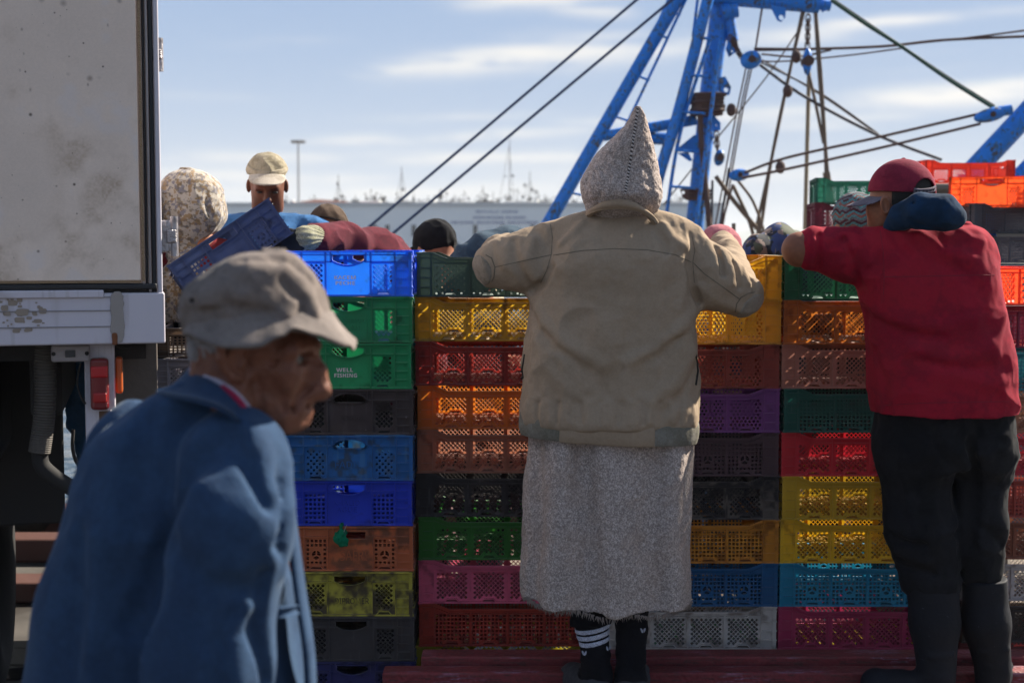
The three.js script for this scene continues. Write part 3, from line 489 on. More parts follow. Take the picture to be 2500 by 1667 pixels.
    part(o, 'drain_pipe', tube([[104, 1100], [108, 1140], [140, 1175], [200, 1215], [280, 1250]].map(([x, y]) => V3(X(x), Y(y), -.11)), .024, 30, 10), dark);
    part(o, 'cable', tube([[180, 1060], [178, 1110], [190, 1150], [230, 1180]].map(([x, y]) => V3(X(x), Y(y), -.16)), .006, 20, 6), dark);
    part(o, 'cable', tube([[205, 885], [196, 930], [203, 965], [214, 985]].map(([x, y]) => V3(X(x), Y(y), -.03)), .0035, 20, 6), dark);
    part(o, 'cable', tube([[281, 838], [296, 848], [318, 845], [322, 838]].map(([x, y]) => V3(X(x), Y(y), -.02)), .003, 14, 6), dark); }
  for (const [wx, wz] of [[X(60) - .30, -1.35], [X(60) - 1.7, -1.35], [X(60) - .30, -4.6], [X(60) - 1.7, -4.6]]) { const w = part(o, 'wheel', new THREE.TorusGeometry(.36, .145, 12, 30).rotateY(Math.PI / 2).translate(wx, .5, wz), stdM('#191818', .9, { bumpMap: bumpNoise, bumpScale: .01 })); part(w, 'rim', new THREE.CylinderGeometry(.27, .27, .16, 20).rotateZ(Math.PI / 2).translate(wx, .5, wz), stdM('#6e6a68', .6, { metalness: .5 })); }
  part(o, 'axle', bar(V3(X(60) - 1.7, .5, -1.35), V3(X(60) - .3, .5, -1.35), .07), dark); part(o, 'axle', bar(V3(X(60) - 1.7, .5, -4.6), V3(X(60) - .3, .5, -4.6), .07), dark);
  part(o, 'cab', boxUV(rbox(2.3, 2.1, 1.7, .1, -1.2, 1.75, -6.5), 1.2), white); part(o, 'step_hook', tube([[268, 1000], [276, 1020], [270, 1040], [262, 1030]].map(([x, y]) => V3(X(x), Y(y), -.02)), .006, 16, 6), alu);
}
// ---------------------------------------------------------------- the fishing boat with its blue derrick
{
  const D = 12.5, k = mpp(D), o = thing('fishing_boat', 'fishing boat with blue derrick mast, ladder and rust-brown rigging behind the crates', 'boat', V3(5, -1.5, -12));
  const rustTex = tex(256, 256, (u, v) => { const n = tfbm(u, v, 6, 111, 5), f = tfbm(u, v, 26, 113, 3), s = tnoise(u, v * .2, 40, 117); let c = lum([.02, .46, .82], .85 + .25 * n); c = mixc(c, [.26, .17, .13], .85 * sstep(.56, .68, n * .55 + f * .45)); c = mixc(c, [.34, .22, .16], .5 * sstep(.74, .9, s)); c = mixc(c, [.55, .66, .76], .5 * sstep(.66, .74, f) * sstep(.4, .6, n)); return c; });
  const blue = stdM('#ffffff', .5, { map: rustTex }), rust = stdM('#54403a', .85, { bumpMap: grainTex, bumpScale: .006 }), rope = stdM('#6a5c4e', .95), wire = stdM('#3a3c44', .7), pole = stdM('#8d7f66', .85), greenRope = stdM('#24453b', .95), hullM = stdM('#24496b', .6, { bumpMap: bumpNoise, bumpScale: .01 }), deckM = stdM('#6f5a48', .85), bluewire = stdM('#25375a', .6);
  const Q = (px, py, d = D) => P(px, py, d);
  const T = (name, pts, wpx, m, d = D, par = o) => world(par, name, boxUV(pts.length === 2 ? bar(Q(...pts[0], d), Q(...pts[1], d), wpx * mpp(d) / 2, wpx * mpp(d) / 2, 14) : tube(pts.map(p => Q(...p, d)), wpx * mpp(d) / 2, 40, 8), .45), m);
  // hull and deck lie below the tops of the crates
  { const s = new THREE.Shape(); s.moveTo(-5.6, 0); s.quadraticCurveTo(-4.4, 1.6, -2, 1.75); s.lineTo(9, 1.9); s.quadraticCurveTo(12, 1.7, 13, 0); s.quadraticCurveTo(12, -1.7, 9, -1.9); s.lineTo(-2, -1.75); s.quadraticCurveTo(-4.4, -1.6, -5.6, 0);
    const g = new THREE.ExtrudeGeometry(s, { depth: 2.9, bevelEnabled: false, curveSegments: 10 }); g.rotateX(-Math.PI / 2); part(o, 'hull', boxUV(g, 2), hullM).position.y = -.6; const g2 = new THREE.ExtrudeGeometry(s, { depth: .03, bevelEnabled: false }); g2.rotateX(-Math.PI / 2); g2.scale(.98, 1, .98); part(o, 'deck', boxUV(g2, 1), deckM).position.y = 2.30; }
  // derrick legs, mast, bracing
  T('derrick_leg', [[1676, -40], [1284, 640]], 33, blue); T('derrick_leg', [[1738, -40], [1700, 110], [1652, 290], [1604, 450], [1572, 640]], 28, blue, 12.3);
  T('mast', [[1768, -40], [1731, 240]], 48, blue, 12.6); T('mast', [[1731, 235], [1692, 590]], 44, blue, 12.6);
  T('mast_rail', [[1684, -20], [1552, 258], [1508, 350]], 7, blue); T('mast_rail', [[1640, -20], [1594, 84]], 6, blue); T('mast_rail', [[1706, -20], [1692, 90]], 7, blue);
  for (const [x0, y0, x1, y1] of [[1618, 88, 1632, 93], [1560, 186, 1586, 196], [1496, 282, 1532, 294], [1392, 470, 1420, 476], [1640, 30, 1662, 36]]) T('rung', [[x0, y0], [x1, y1]], 6, blue);
  T('ladder_rail', [[1735, 90], [1660, 330], [1622, 560]], 9, blue, 12.3); T('ladder_rail', [[1760, 96], [1698, 560]], 9, blue, 12.2);
  for (const [x0, y0, x1, y1] of [[1716, 93, 1736, 94], [1688, 184, 1730, 186], [1664, 273, 1722, 277], [1648, 366, 1706, 371], [1638, 455, 1698, 459], [1624, 541, 1690, 548]]) T('rung', [[x0, y0], [x1, y1]], 7, blue, 12.25);
  T('cross_brace', [[1474, 332], [1700, 292]], 26, blue); T('cross_brace', [[1560, 335], [1640, 340]], 30, blue, 12.55);
  const plate = (pts, m, d = D, th = .03, hole) => { const c = Q(...pts[0], d), s = new THREE.Shape(pts.map(p => { const q = Q(...p, d); return new THREE.Vector2(q.x - c.x, q.y - c.y); })); if (hole) { const q = Q(hole[0], hole[1], d), h = new THREE.Path(); h.absarc(q.x - c.x, q.y - c.y, hole[2] * mpp(d), 0, Math.PI * 2, true); s.holes.push(h); } const g = new THREE.ExtrudeGeometry(s, { depth: th, bevelEnabled: false }); g.translate(c.x, c.y, c.z); return boxUV(g, 1); };
  world(o, 'gusset', plate([[1652, 364], [1694, 330], [1706, 330], [1700, 372]], blue), blue); world(o, 'gusset', plate([[1655, 374], [1680, 372], [1690, 392], [1684, 394]], blue), blue);
  for (const [pts, h] of [[[[1755, 190], [1770, 188], [1784, 214], [1780, 232], [1764, 234], [1752, 218]], [1772, 220, 6]], [[[1778, 96], [1790, 92], [1800, 110], [1796, 128], [1780, 140], [1772, 120]], [1787, 126, 3]], [[[1880, 14], [1918, 20], [1916, 44], [1908, 54], [1898, 50]], [1907, 44, 7]], [[[1740, 280], [1758, 300], [1758, 318], [1742, 322], [1735, 300]], [1748, 306, 2]]]) world(o, 'lug_plate', plate(pts, blue, 12.4, .04, h), blue);
  T('crosshead', [[1740, -12], [2000, 10]], 44, blue, 12.5); T('crosshead', [[1985, 8], [2028, 14]], 26, blue, 12.5); T('crosshead_pin', [[2000, -10], [2016, 26]], 18, blue, 12.5);
  T('mast_fitting', [[1762, 30], [1800, 22]], 40, blue, 12.5); T('mast_fitting', [[1780, 40], [1790, 100]], 28, blue, 12.55); T('mast_fitting', [[1700, 400], [1735, 330]], 22, blue, 12.5);
  // winch drum wound with rusty wire
  { const c = Q(1725, 255, 12.4), w = world(o, 'winch_drum', boxUV(new THREE.CylinderGeometry(.135, .135, .19, 24).translate(c.x, c.y, c.z), .5), rust); for (let i = 0; i < 6; i++) world(w, 'wire_turn', new THREE.TorusGeometry(.132 + (i % 2) * .008, .019, 7, 26).rotateX(Math.PI / 2 + .06).translate(c.x + .01 * (i % 3), c.y - .08 + i * .033, c.z), rust);
    const c2 = Q(1690, 475, 12.4), w2 = world(o, 'winch_drum', new THREE.CylinderGeometry(.10, .10, .10, 20).translate(c2.x + .05, c2.y, c2.z), rust); for (let i = 0; i < 3; i++) world(w2, 'wire_turn', new THREE.TorusGeometry(.105, .017, 7, 24).rotateX(Math.PI / 2).translate(c2.x + .05, c2.y - .03 + i * .032, c2.z), rust); world(w2, 'bracket', plate([[1660, 462], [1680, 458], [1684, 486], [1668, 484]], rust, 12.35, .03, [1668, 470, 4]), rust); }
  T('hoist_pipe', [[1709, 240], [1712, 330], [1722, 440], [1735, 580]], 14, rust, 12.3);
  // pulley blocks
  const block = (px, py, w, h, ang, d = 12.2) => { const c = Q(px, py, d), g = new THREE.SphereGeometry(.5, 16, 10); g.scale(w * mpp(d), h * mpp(d), .12); g.rotateZ(ang); g.translate(c.x, c.y, c.z); const b = world(o, 'pulley_block', boxUV(g, 1), blue); const s = new THREE.CylinderGeometry(h * mpp(d) * .2, h * mpp(d) * .2, .13, 16).rotateX(Math.PI / 2); s.translate(c.x, c.y, c.z); world(b, 'sheave', s, rust); return b; };
  block(1834, 146, 52, 44, .3); block(1805, 427, 50, 30, .1); block(2420, 280, 84, 34, .25, 11.4); block(1972, 150, 22, 66, 0); block(1757, 385, 26, 40, -.2);
  // chains
  const chain = (pts, n, d = 12.2) => { const c = new THREE.CatmullRomCurve3(pts.map(p => Q(...p, d))); for (let i = 0; i < n; i++) { const p = c.getPoint((i + .5) / n), t = c.getTangent((i + .5) / n), g = new THREE.TorusGeometry(.03, .008, 5, 10); g.scale(.7, 1.3, 1); if (i % 2) g.rotateY(Math.PI / 2); g.applyQuaternion(new THREE.Quaternion().setFromUnitVectors(V3(0, 1, 0), t)); g.translate(p.x, p.y, p.z); world(o, 'chain_link', g, rust); } };
  chain([[1792, 96], [1802, 125], [1812, 140]], 5); chain([[1750, 325], [1752, 365]], 4); chain([[1974, 40], [1972, 116]], 7); chain([[1785, 92], [1800, 118]], 4);
  // stays, wires and ropes
  const L = (pts, w, m, d = D, n = 'stay') => T(n, pts, w, m, d);
  L([[898, 556], [1554, 0]], 7, bluewire, 12); L([[949, 578], [1620, 17], [1648, -6]], 7, bluewire, 12); L([[1554, 0], [1600, -40]], 7, bluewire, 12);
  for (const dx of [0, 12]) { L([[1968 + dx * .4, -10], [1932, 160], [1886, 380], [1846 + dx, 560]], 8, rope); L([[1989, -10], [2001 + dx * .3, 180], [2015, 344], [2022 - dx * .3, 440], [2022, 560]], 9, rope); }
  L([[1974, 176], [1985, 220], [2012, 350]], 8, rope); L([[1976, 178], [1966, 560]], 10, pole, 12.6, 'pole'); L([[2018, 420], [2030, 495]], 18, rope);
  L([[1842, 122], [2000, 119], [2168, 112], [2300, 98], [2520, 88]], 7, rust); L([[1842, 118], [2060, 118], [2330, 96], [2520, 72]], 5, rust); L([[1850, 148], [1900, 150], [2080, 134], [2200, 118]], 4, rust, 12.6); L([[1860, 132], [1950, 138], [2030, 122]], 5, rust);
  L([[1856, 158], [1950, 226], [2145, 330], [2300, 390]], 8, wire); L([[1856, 150], [2000, 225], [2145, 326]], 5, wire, 12.8); L([[1862, 146], [2005, 232], [2130, 318]], 4, rope, 12.9);
  L([[2030, 0], [2120, 62], [2198, 111], [2320, 196], [2428, 264]], 9, greenRope, 12, 'rope'); L([[2030, -6], [2180, 96], [2330, 196], [2430, 258]], 5, wire, 12.05, 'rope');
  L([[1818, 422], [1900, 391], [2145, 335], [2395, 277]], 7, rust, 11.9); L([[1812, 434], [1900, 417], [2145, 362], [2395, 302]], 7, rust, 11.9);
  for (const [a, b] of [[1822, 1745], [1830, 1758], [1836, 1764]]) L([[a, 165], [a - 22, 270], [b, 560]], 4, rust); L([[1838, 165], [1850, 90], [1866, -10]], 5, rust); L([[1960, 60], [1870, 190], [1700, 400], [1620, 500]], 3.5, rope, 12.8);
  L([[1780, 410], [1754, 580]], 5, wire); L([[1748, 430], [1800, 500], [1878, 590]], 11, rope, 12.4); L([[1790, 452], [1830, 540], [1846, 600]], 9, rope, 12.4); L([[1802, 440], [1838, 490], [1872, 580]], 7, rope, 12.4); L([[1860, 540], [1842, 600]], 10, rope, 12.3); L([[1790, 450], [1770, 520], [1752, 590]], 6, rust, 12.3); L([[1740, 440], [1738, 560]], 6, wire);
  for (const [x, y] of [[1924, 222], [1945, 138], [1906, 408], [1786, 268]]) { const c = Q(x, y, 12.3), g = new THREE.IcosahedronGeometry(.045, 1); g.scale(1, 1.3, 1); g.translate(c.x, c.y, c.z); world(o, 'lashing', g, rust); }
  // second blue boom to the right
  T('boom', [[2370, 425], [2590, 190]], 54, blue, 11.6); T('boom', [[2450, 470], [2540, 380]], 40, blue, 11.8); T('boom_fitting', [[2440, 272], [2470, 268]], 26, blue, 11.4); T('boom_base', [[2370, 425], [2372, 640]], 60, blue, 11.7);
  T('mooring_post', [[1792, 545], [1792, 640]], 10, rope, 10.5); world(o, 'wheelhouse', boxUV(rbox(.5, 1.2, .8, .05, Q(1650, 0, 13.5).x, 1.28, -13.6), 1), stdM('#b9b2a6', .7));
}
// crates piled on tubs near the boat
{
  const tub = (x, z, top, w, d, hex, label) => { const o = thing('fish_tub', label, 'tub', V3(x, top - 99 > 0 ? 0 : 0, z)); const m = stdM(hex, .8, { bumpMap: bumpNoise, bumpScale: .006 }), b0 = 0; part(o, 'tub_body', boxUV(rbox(w, top - .12, d, .03, 0, (top - .12) / 2 + .10, 0), 1), m); part(o, 'tub_rim', boxUV(rbox(w + .05, .05, d + .05, .02, 0, top - .035, 0), 1), m); for (const s of [-1, 1]) part(o, 'tub_foot', boxUV(rbox(.1, .1, d, .02, s * (w / 2 - .1), .05, 0), 1), m); return o; };
  const at = (spec, label, px, topPy, d, turn, cx = 0) => { const p = P(px, topPy, d); return crate({ ...spec }, label, undefined, V3(p.x, p.y - CH, p.z - cx), turn); };
  const E = -Math.PI / 2;
  at({ hex: '#c9341f', kind: 'diamond', seed: 201, grime: .12, flecks: .1, trans: .5, lift: 1.3 }, 'bright red fish crate topping the pile beneath the blue boom', 2368, 390, 9.2, .03, .2);
  at({ hex: '#d9551f', kind: 'hex', seed: 203, grime: .15, flecks: .1, trans: .55, lift: 1.3 }, 'vivid orange fish crate set askew before the red one', 2470, 430, 7.0, E - .30, .3);
  at({ hex: '#3a4048', kind: 'square', seed: 205, grime: .25, flecks: .2 }, 'slate grey fish crate slanting under the orange crate', 2500, 496, 7.0, .22, .25);
  at({ hex: '#1a5c96', kind: 'square', seed: 206, grime: .2, flecks: .1 }, 'blue fish crate wedged behind the slate grey crate', 2300, 508, 7.4, .1, .25);
  at({ hex: '#57545a', kind: 'square', seed: 207, grime: .3, flecks: .1 }, 'dull grey fish crate right under the slate grey one', 2530, 568, 7.0, .06, .25);
  at({ hex: '#1c5a48', kind: 'hex', seed: 209, grime: .2, flecks: .1, trans: .4 }, 'green fish crate on a dark red one behind the striped cap', 2130, 433, 8.2, -.12, .2);
  at({ hex: '#6a2232', kind: 'hex', seed: 211, grime: .2, flecks: .1 }, 'dark red fish crate beneath the green crate behind striped cap', 2124, 494, 8.2, -.10, .2);
  const y1 = P(0, 496, 7).y - CH * 2 - .002; 
  tub(P(2520, 0, 7.25).x, -7.25, P(0, 568, 7).y - CH - .002, 1.1, .7, '#55585c', 'grey fish tub under the slanting crates');
  tub(P(2300, 0, 7.65).x, -7.65, P(0, 508, 7.4).y - CH - .002, .5, .4, '#44515c', 'blue grey fish tub under the wedged blue crate');
  tub(P(2150, 0, 8.4).x, -8.4, P(0, 494, 8.2).y - CH - .002, .5, .5, '#5a4a46', 'brown fish tub under the dark red crate');
  const rt = tub(P(2368, 0, 9.4).x, -9.42, 1.0, .8, .7, '#6a6258', 'pale fish tub on deck under the bright red crate'); rt.position.y = P(0, 390, 9.2).y - CH - .002 - 1.0;
}
// ---------------------------------------------------------------- soft shapes: distance fields meshed by surface nets
const smin = (a, b, k) => { if (k <= 0) return Math.min(a, b); const h = Math.max(k - Math.abs(a - b), 0) / k; return Math.min(a, b) - h * h * k * .25; };
const smax = (a, b, k) => -smin(-a, -b, k);
function fcap(a, b, ra, rb = ra) { const dx = b.x - a.x, dy = b.y - a.y, dz = b.z - a.z, L = dx * dx + dy * dy + dz * dz || 1e-9; return (x, y, z) => { const px = x - a.x, py = y - a.y, pz = z - a.z, t = clamp((px * dx + py * dy + pz * dz) / L); return Math.hypot(px - dx * t, py - dy * t, pz - dz * t) - ra - (rb - ra) * t; }; }
function fell(c, rx, ry, rz, rot) { const m = rot ? new THREE.Matrix4().makeRotationFromEuler(new THREE.Euler(...rot)).transpose().elements : null, mn = Math.min(rx, ry, rz); return (x, y, z) => { x -= c.x; y -= c.y; z -= c.z; if (m) { const X = m[0] * x + m[4] * y + m[8] * z, Y = m[1] * x + m[5] * y + m[9] * z; z = m[2] * x + m[6] * y + m[10] * z; x = X; y = Y; } const k0 = Math.hypot(x / rx, y / ry, z / rz), k1 = Math.hypot(x / (rx * rx), y / (ry * ry), z / (rz * rz)); return k1 < 1e-6 ? -mn : k0 * (k0 - 1) / k1; }; }
function fchain(pts, rs, k = .01) { const f = pts.slice(1).map((p, i) => fcap(pts[i], p, rs[i], rs[i + 1])); return (x, y, z) => { let d = f[0](x, y, z); for (let i = 1; i < f.length; i++) d = smin(d, f[i](x, y, z), k); return d; }; }
function funion(fs, k = .02) { return (x, y, z) => { let d = fs[0](x, y, z); for (let i = 1; i < fs.length; i++) d = smin(d, fs[i](x, y, z), k); return d; }; }
// stacked oval sections: [y, cx, cz, halfWidth, halfDepth, squareness]
function floft(secs) {
  secs = [...secs].sort((a, b) => a[0] - b[0]); const n = secs.length, y0 = secs[0][0], y1 = secs[n - 1][0];
  return (x, y, z) => {
    const yy = clamp(y, y0, y1); let i = 0; while (i < n - 2 && secs[i + 1][0] < yy) i++;
    const A = secs[i], B = secs[i + 1], t0 = (yy - A[0]) / (B[0] - A[0]), Z = secs[Math.max(0, i - 1)], C = secs[Math.min(n - 1, i + 2)];
    const cr = k => { const d = B[0] - A[0], m0 = i > 0 ? (B[k] - Z[k]) / (B[0] - Z[0]) * d : B[k] - A[k], m1 = i < n - 2 ? (C[k] - A[k]) / (C[0] - A[0]) * d : B[k] - A[k], t = t0, t2 = t * t, t3 = t2 * t; return (2 * t3 - 3 * t2 + 1) * A[k] + (t3 - 2 * t2 + t) * m0 + (-2 * t3 + 3 * t2) * B[k] + (t3 - t2) * m1; };
    const a = Math.max(.004, cr(3)), b = Math.max(.004, cr(4)), p = A[5] ?? 2.3, X = Math.abs(x - cr(1)) / a, Zz = Math.abs(z - cr(2)) / b;
    const r = Math.pow(Math.pow(X, p) + Math.pow(Zz, p), 1 / p);
    const g = Math.hypot(X / a, Zz / b) / Math.max(r, 1e-4), dr = r < .2 ? (r - 1) * Math.min(a, b) : (r - 1) * Math.min(1 / Math.max(g, 1e-3), Math.max(a, b));
    const dy = Math.max(y0 - y, y - y1);
    if (dy <= 0) return dr; return dr > 0 ? Math.hypot(dr, dy) : dy;
  };
}
const rows = (list, d, b, sq) => list.map(([py, l, r, bb, dd]) => { const L = P(l, py, dd ?? d), R = P(r, py, dd ?? d); return [L.y, (L.x + R.x) / 2, L.z, (R.x - L.x) / 2, bb ?? b, sq]; });
// creases: polylines with a height (+ groove, - ridge) and a width
function folds(list) { const f = list.map(([pts, amp, w]) => ({ s: pts.slice(1).map((p, i) => fcap(pts[i], p, 0, 0)), amp, w, c: pts.reduce((a, p) => a.add(p), V3()).multiplyScalar(1 / pts.length), R: Math.max(...pts.map(p => p.distanceTo(pts.reduce((a, q) => a.add(q), V3()).multiplyScalar(1 / pts.length)))) + 3 * w })); return (x, y, z) => { let s = 0; for (const q of f) { if (Math.abs(x - q.c.x) > q.R || Math.abs(y - q.c.y) > q.R || Math.abs(z - q.c.z) > q.R) continue; let d = 9; for (const g of q.s) d = Math.min(d, g(x, y, z)); s += q.amp * Math.exp(-d * d / (q.w * q.w)); } return s; }; }
function meshSDF(f, b, c, o = {}) {
  const [x0, y0, z0, x1, y1, z1] = b, nx = Math.ceil((x1 - x0) / c) + 1, ny = Math.ceil((y1 - y0) / c) + 1, nz = Math.ceil((z1 - z0) / c) + 1, V = new Float32Array(nx * ny * nz), id = (i, j, k) => (k * ny + j) * nx + i, S = 5;
  for (let k = 0; k < nz; k += S) for (let j = 0; j < ny; j += S) for (let i = 0; i < nx; i += S) {
    const h = (S - 1) / 2, v = f(x0 + (i + h) * c, y0 + (j + h) * c, z0 + (k + h) * c), far = Math.abs(v) > (h + .5) * c * 1.74 * 1.2 + (o.slack ?? .009);
    for (let kk = k; kk < Math.min(k + S, nz); kk++) for (let jj = j; jj < Math.min(j + S, ny); jj++) for (let ii = i; ii < Math.min(i + S, nx); ii++) V[id(ii, jj, kk)] = far ? v : f(x0 + ii * c, y0 + jj * c, z0 + kk * c);
  }
  const vid = new Int32Array(nx * ny * nz).fill(-1), pos = [], E = [[0, 1], [0, 2], [0, 4], [1, 3], [1, 5], [2, 3], [2, 6], [3, 7], [4, 5], [4, 6], [5, 7], [6, 7]], v8 = new Float32Array(8);
  for (let k = 0; k < nz - 1; k++) for (let j = 0; j < ny - 1; j++) for (let i = 0; i < nx - 1; i++) {
    let m = 0; for (let q = 0; q < 8; q++) { const v = v8[q] = V[id(i + (q & 1), j + ((q >> 1) & 1), k + (q >> 2))]; if (v < 0) m |= 1 << q; }
    if (m === 0 || m === 255) continue; let n = 0, sx = 0, sy = 0, sz = 0;
    for (const [a, d] of E) { const s = (m >> a) & 1, t = (m >> d) & 1; if (s === t) continue; const u = v8[a] / (v8[a] - v8[d]); sx += mix(a & 1, d & 1, u); sy += mix((a >> 1) & 1, (d >> 1) & 1, u); sz += mix(a >> 2, d >> 2, u); n++; }
    vid[id(i, j, k)] = pos.length / 3; pos.push(x0 + (i + sx / n) * c, y0 + (j + sy / n) * c, z0 + (k + sz / n) * c);
  }
  const idx = [], quad = (a, b2, c2, d, flip) => { if (a < 0 || b2 < 0 || c2 < 0 || d < 0) return; flip ? idx.push(a, c2, b2, a, d, c2) : idx.push(a, b2, c2, a, c2, d); };
  for (let k = 1; k < nz - 1; k++) for (let j = 1; j < ny - 1; j++) for (let i = 1; i < nx - 1; i++) {
    const v = V[id(i, j, k)] < 0;
    if (v !== V[id(i + 1, j, k)] < 0) quad(vid[id(i, j - 1, k - 1)], vid[id(i, j, k - 1)], vid[id(i, j, k)], vid[id(i, j - 1, k)], !v);
    if (v !== V[id(i, j + 1, k)] < 0) quad(vid[id(i - 1, j, k - 1)], vid[id(i - 1, j, k)], vid[id(i, j, k)], vid[id(i, j, k - 1)], !v);
    if (v !== V[id(i, j, k + 1)] < 0) quad(vid[id(i - 1, j - 1, k)], vid[id(i, j - 1, k)], vid[id(i, j, k)], vid[id(i - 1, j, k)], !v);
  }
  const nrm = new Float32Array(pos.length), e = c * .35;
  for (let i = 0; i < pos.length; i += 3) {
    let x = pos[i], y = pos[i + 1], z = pos[i + 2], gx, gy, gz;
    const v = f(x, y, z); gx = f(x + e, y, z) - v; gy = f(x, y + e, z) - v; gz = f(x, y, z + e) - v; const g2 = (gx * gx + gy * gy + gz * gz) / (e * e) || 1, st = clamp(v / g2, -c * .7, c * .7); x -= gx / e * st; y -= gy / e * st; z -= gz / e * st;
    pos[i] = x; pos[i + 1] = y; pos[i + 2] = z; const l = Math.hypot(gx, gy, gz) || 1; nrm[i] = gx / l; nrm[i + 1] = gy / l; nrm[i + 2] = gz / l;
  }
  const g = new THREE.BufferGeometry(); g.setAttribute('position', new THREE.Float32BufferAttribute(pos, 3)); g.setAttribute('normal', new THREE.BufferAttribute(nrm, 3)); g.setIndex(idx);
  return boxUV(g, o.uv ?? 1);
}
// where the sight line through a pixel meets a soft shape: gives seams and buttons their place on it
function onto(f, px, py, d0, d1) { let d = d0; for (let i = 0; i < 400; i++) { const p = P(px, py, d), v = f(p.x, p.y, p.z); if (v < .0005) return p; d += Math.max(v * .6, .0008); if (d > d1) break; } return P(px, py, (d0 + d1) / 2); }
function seamTube(f, pts, d0, d1, r, lift = 0) { const q = []; for (let i = 0; i < pts.length - 1; i++) for (let k = 0; k < 8; k++) { const t = k / 8; q.push(onto(f, mix(pts[i][0], pts[i + 1][0], t), mix(pts[i][1], pts[i + 1][1], t), d0, d1)); } q.push(onto(f, ...pts[pts.length - 1], d0, d1)); return tube(q.map(p => p.clone().add(V3(0, 0, lift))), r, q.length * 3, 5); }
// a hand: palm, four fingers, thumb. wrist, direction of the fingers, palm normal, thumb side (unit vectors), curl 0..1
function fhand(w, dir, nor, side, s = 1, curl = .5) {
  const at = (a, b, c) => w.clone().addScaledVector(dir, a * s).addScaledVector(side, b * s).addScaledVector(nor, c * s), fs = [];
  fs.push(funion([fcap(at(.01, .014, 0), at(.082, .030, 0), .017 * s, .014 * s), fcap(at(.01, 0, 0), at(.086, .008, .002), .018 * s, .014 * s), fcap(at(.01, -.012, 0), at(.082, -.014, .002), .017 * s, .014 * s), fcap(at(.01, -.022, 0), at(.074, -.034, 0), .015 * s, .012 * s)], .012));
  [[.082, .030, .044, .025, .021], [.086, .009, .049, .029, .023], [.082, -.013, .045, .027, .022], [.074, -.033, .036, .021, .019]].forEach(([a, b, l1, l2, l3]) => { let p = at(a, b, 0), ang = .25 + curl * .9; const pts = [p]; for (const l of [l1, l2, l3]) { p = p.clone().addScaledVector(dir, l * s * Math.cos(ang)).addScaledVector(nor, l * s * Math.sin(ang)); pts.push(p); ang += curl * 1.0 + .12; } fs.push(fchain(pts, [.0095 * s, .009 * s, .0085 * s, .007 * s], .004)); });
  { const p0 = at(.022, .026, .006), p1 = at(.052, .052, .014 + .01 * curl), p2 = at(.082, .054 - .02 * curl, .026 + .02 * curl), p3 = at(.104, .046 - .034 * curl, .034 + .022 * curl); fs.push(fchain([p0, p1, p2, p3], [.015 * s, .0125 * s, .0105 * s, .008 * s], .006)); }
  const palm = fs[0]; return (x, y, z) => { let d = palm(x, y, z); for (let i = 1; i < fs.length; i++) d = smin(d, fs[i](x, y, z), .005); return d; };
}
const sub = (f, g) => (x, y, z) => f(x, y, z) + g(x, y, z);
const warp = (amp, sc, seed = 0, st = [1, 1, 1]) => (x, y, z) => (fbm3(x * sc * st[0] + seed, y * sc * st[1] + seed, z * sc * st[2], 3) - .5) * amp;
// sharp irregular creases, as in crumpled cloth
const crumple = (amp, sc, seed = 0, st = [1, 1, 1]) => (x, y, z) => { const X = x * sc * st[0] + seed, Y = y * sc * st[1] + seed * .7, Z = z * sc * st[2], w = vnoise(X * .6, Y * .6, Z * .6 + 5) * 1.6; return (Math.abs(2 * vnoise(X + w, Y - w, Z) - 1) - .5) * amp + (Math.abs(2 * vnoise(X * 2.1 - w, Y * 2.1 + w, Z * 2.1 + 9) - 1) - .5) * amp * .4; };
// a thick strip of cloth between two edges
function ribbon(par, top, bot, th, name, m, belly = -.006) {
  const A = new THREE.CatmullRomCurve3(top), B = new THREE.CatmullRomCurve3(bot), N = 40, M = 6, pos = [], idx = [], st = M + 1;
  for (let s = 0; s < 2; s++) for (let i = 0; i <= N; i++) { const a = A.getPoint(i / N), b = B.getPoint(i / N), n = b.clone().sub(a).cross(A.getTangent(i / N)).normalize(); for (let j = 0; j <= M; j++) { const p = a.clone().lerp(b, j / M).addScaledVector(n, (s ? -1 : 1) * th / 2 + Math.sin(j / M * Math.PI) * belly); pos.push(p.x, p.y, p.z); } }
  const off = (N + 1) * st; for (let i = 0; i < N; i++) for (let j = 0; j < M; j++) { const a = i * st + j, b = a + st; idx.push(a, b, a + 1, b, b + 1, a + 1, off + a, off + a + 1, off + b, off + b, off + a + 1, off + b + 1); }
  for (let i = 0; i < N; i++) for (const j of [0, M]) { const a = i * st + j, b = a + st; idx.push(a, off + a, b, b, off + a, off + b); }
  const g = new THREE.BufferGeometry(); g.setAttribute('position', new THREE.Float32BufferAttribute(pos, 3)); g.setIndex(idx); g.computeVertexNormals(); m.side = THREE.DoubleSide; return world(par, name, boxUV(g, .5), m);
}
const QD = (f, pts) => { const q = QS(f, pts); q.push(q[q.length - 1].clone().add(V3(0, -.16, 0))); return q; };
const QS = (f, pts, d0 = 3.85, d1 = 4.7) => pts.map(p => onto(f, p[0], p[1], d0, d1));
const Q2 = (d, pts) => pts.map(p => P(p[0], p[1], p[2] ?? d));

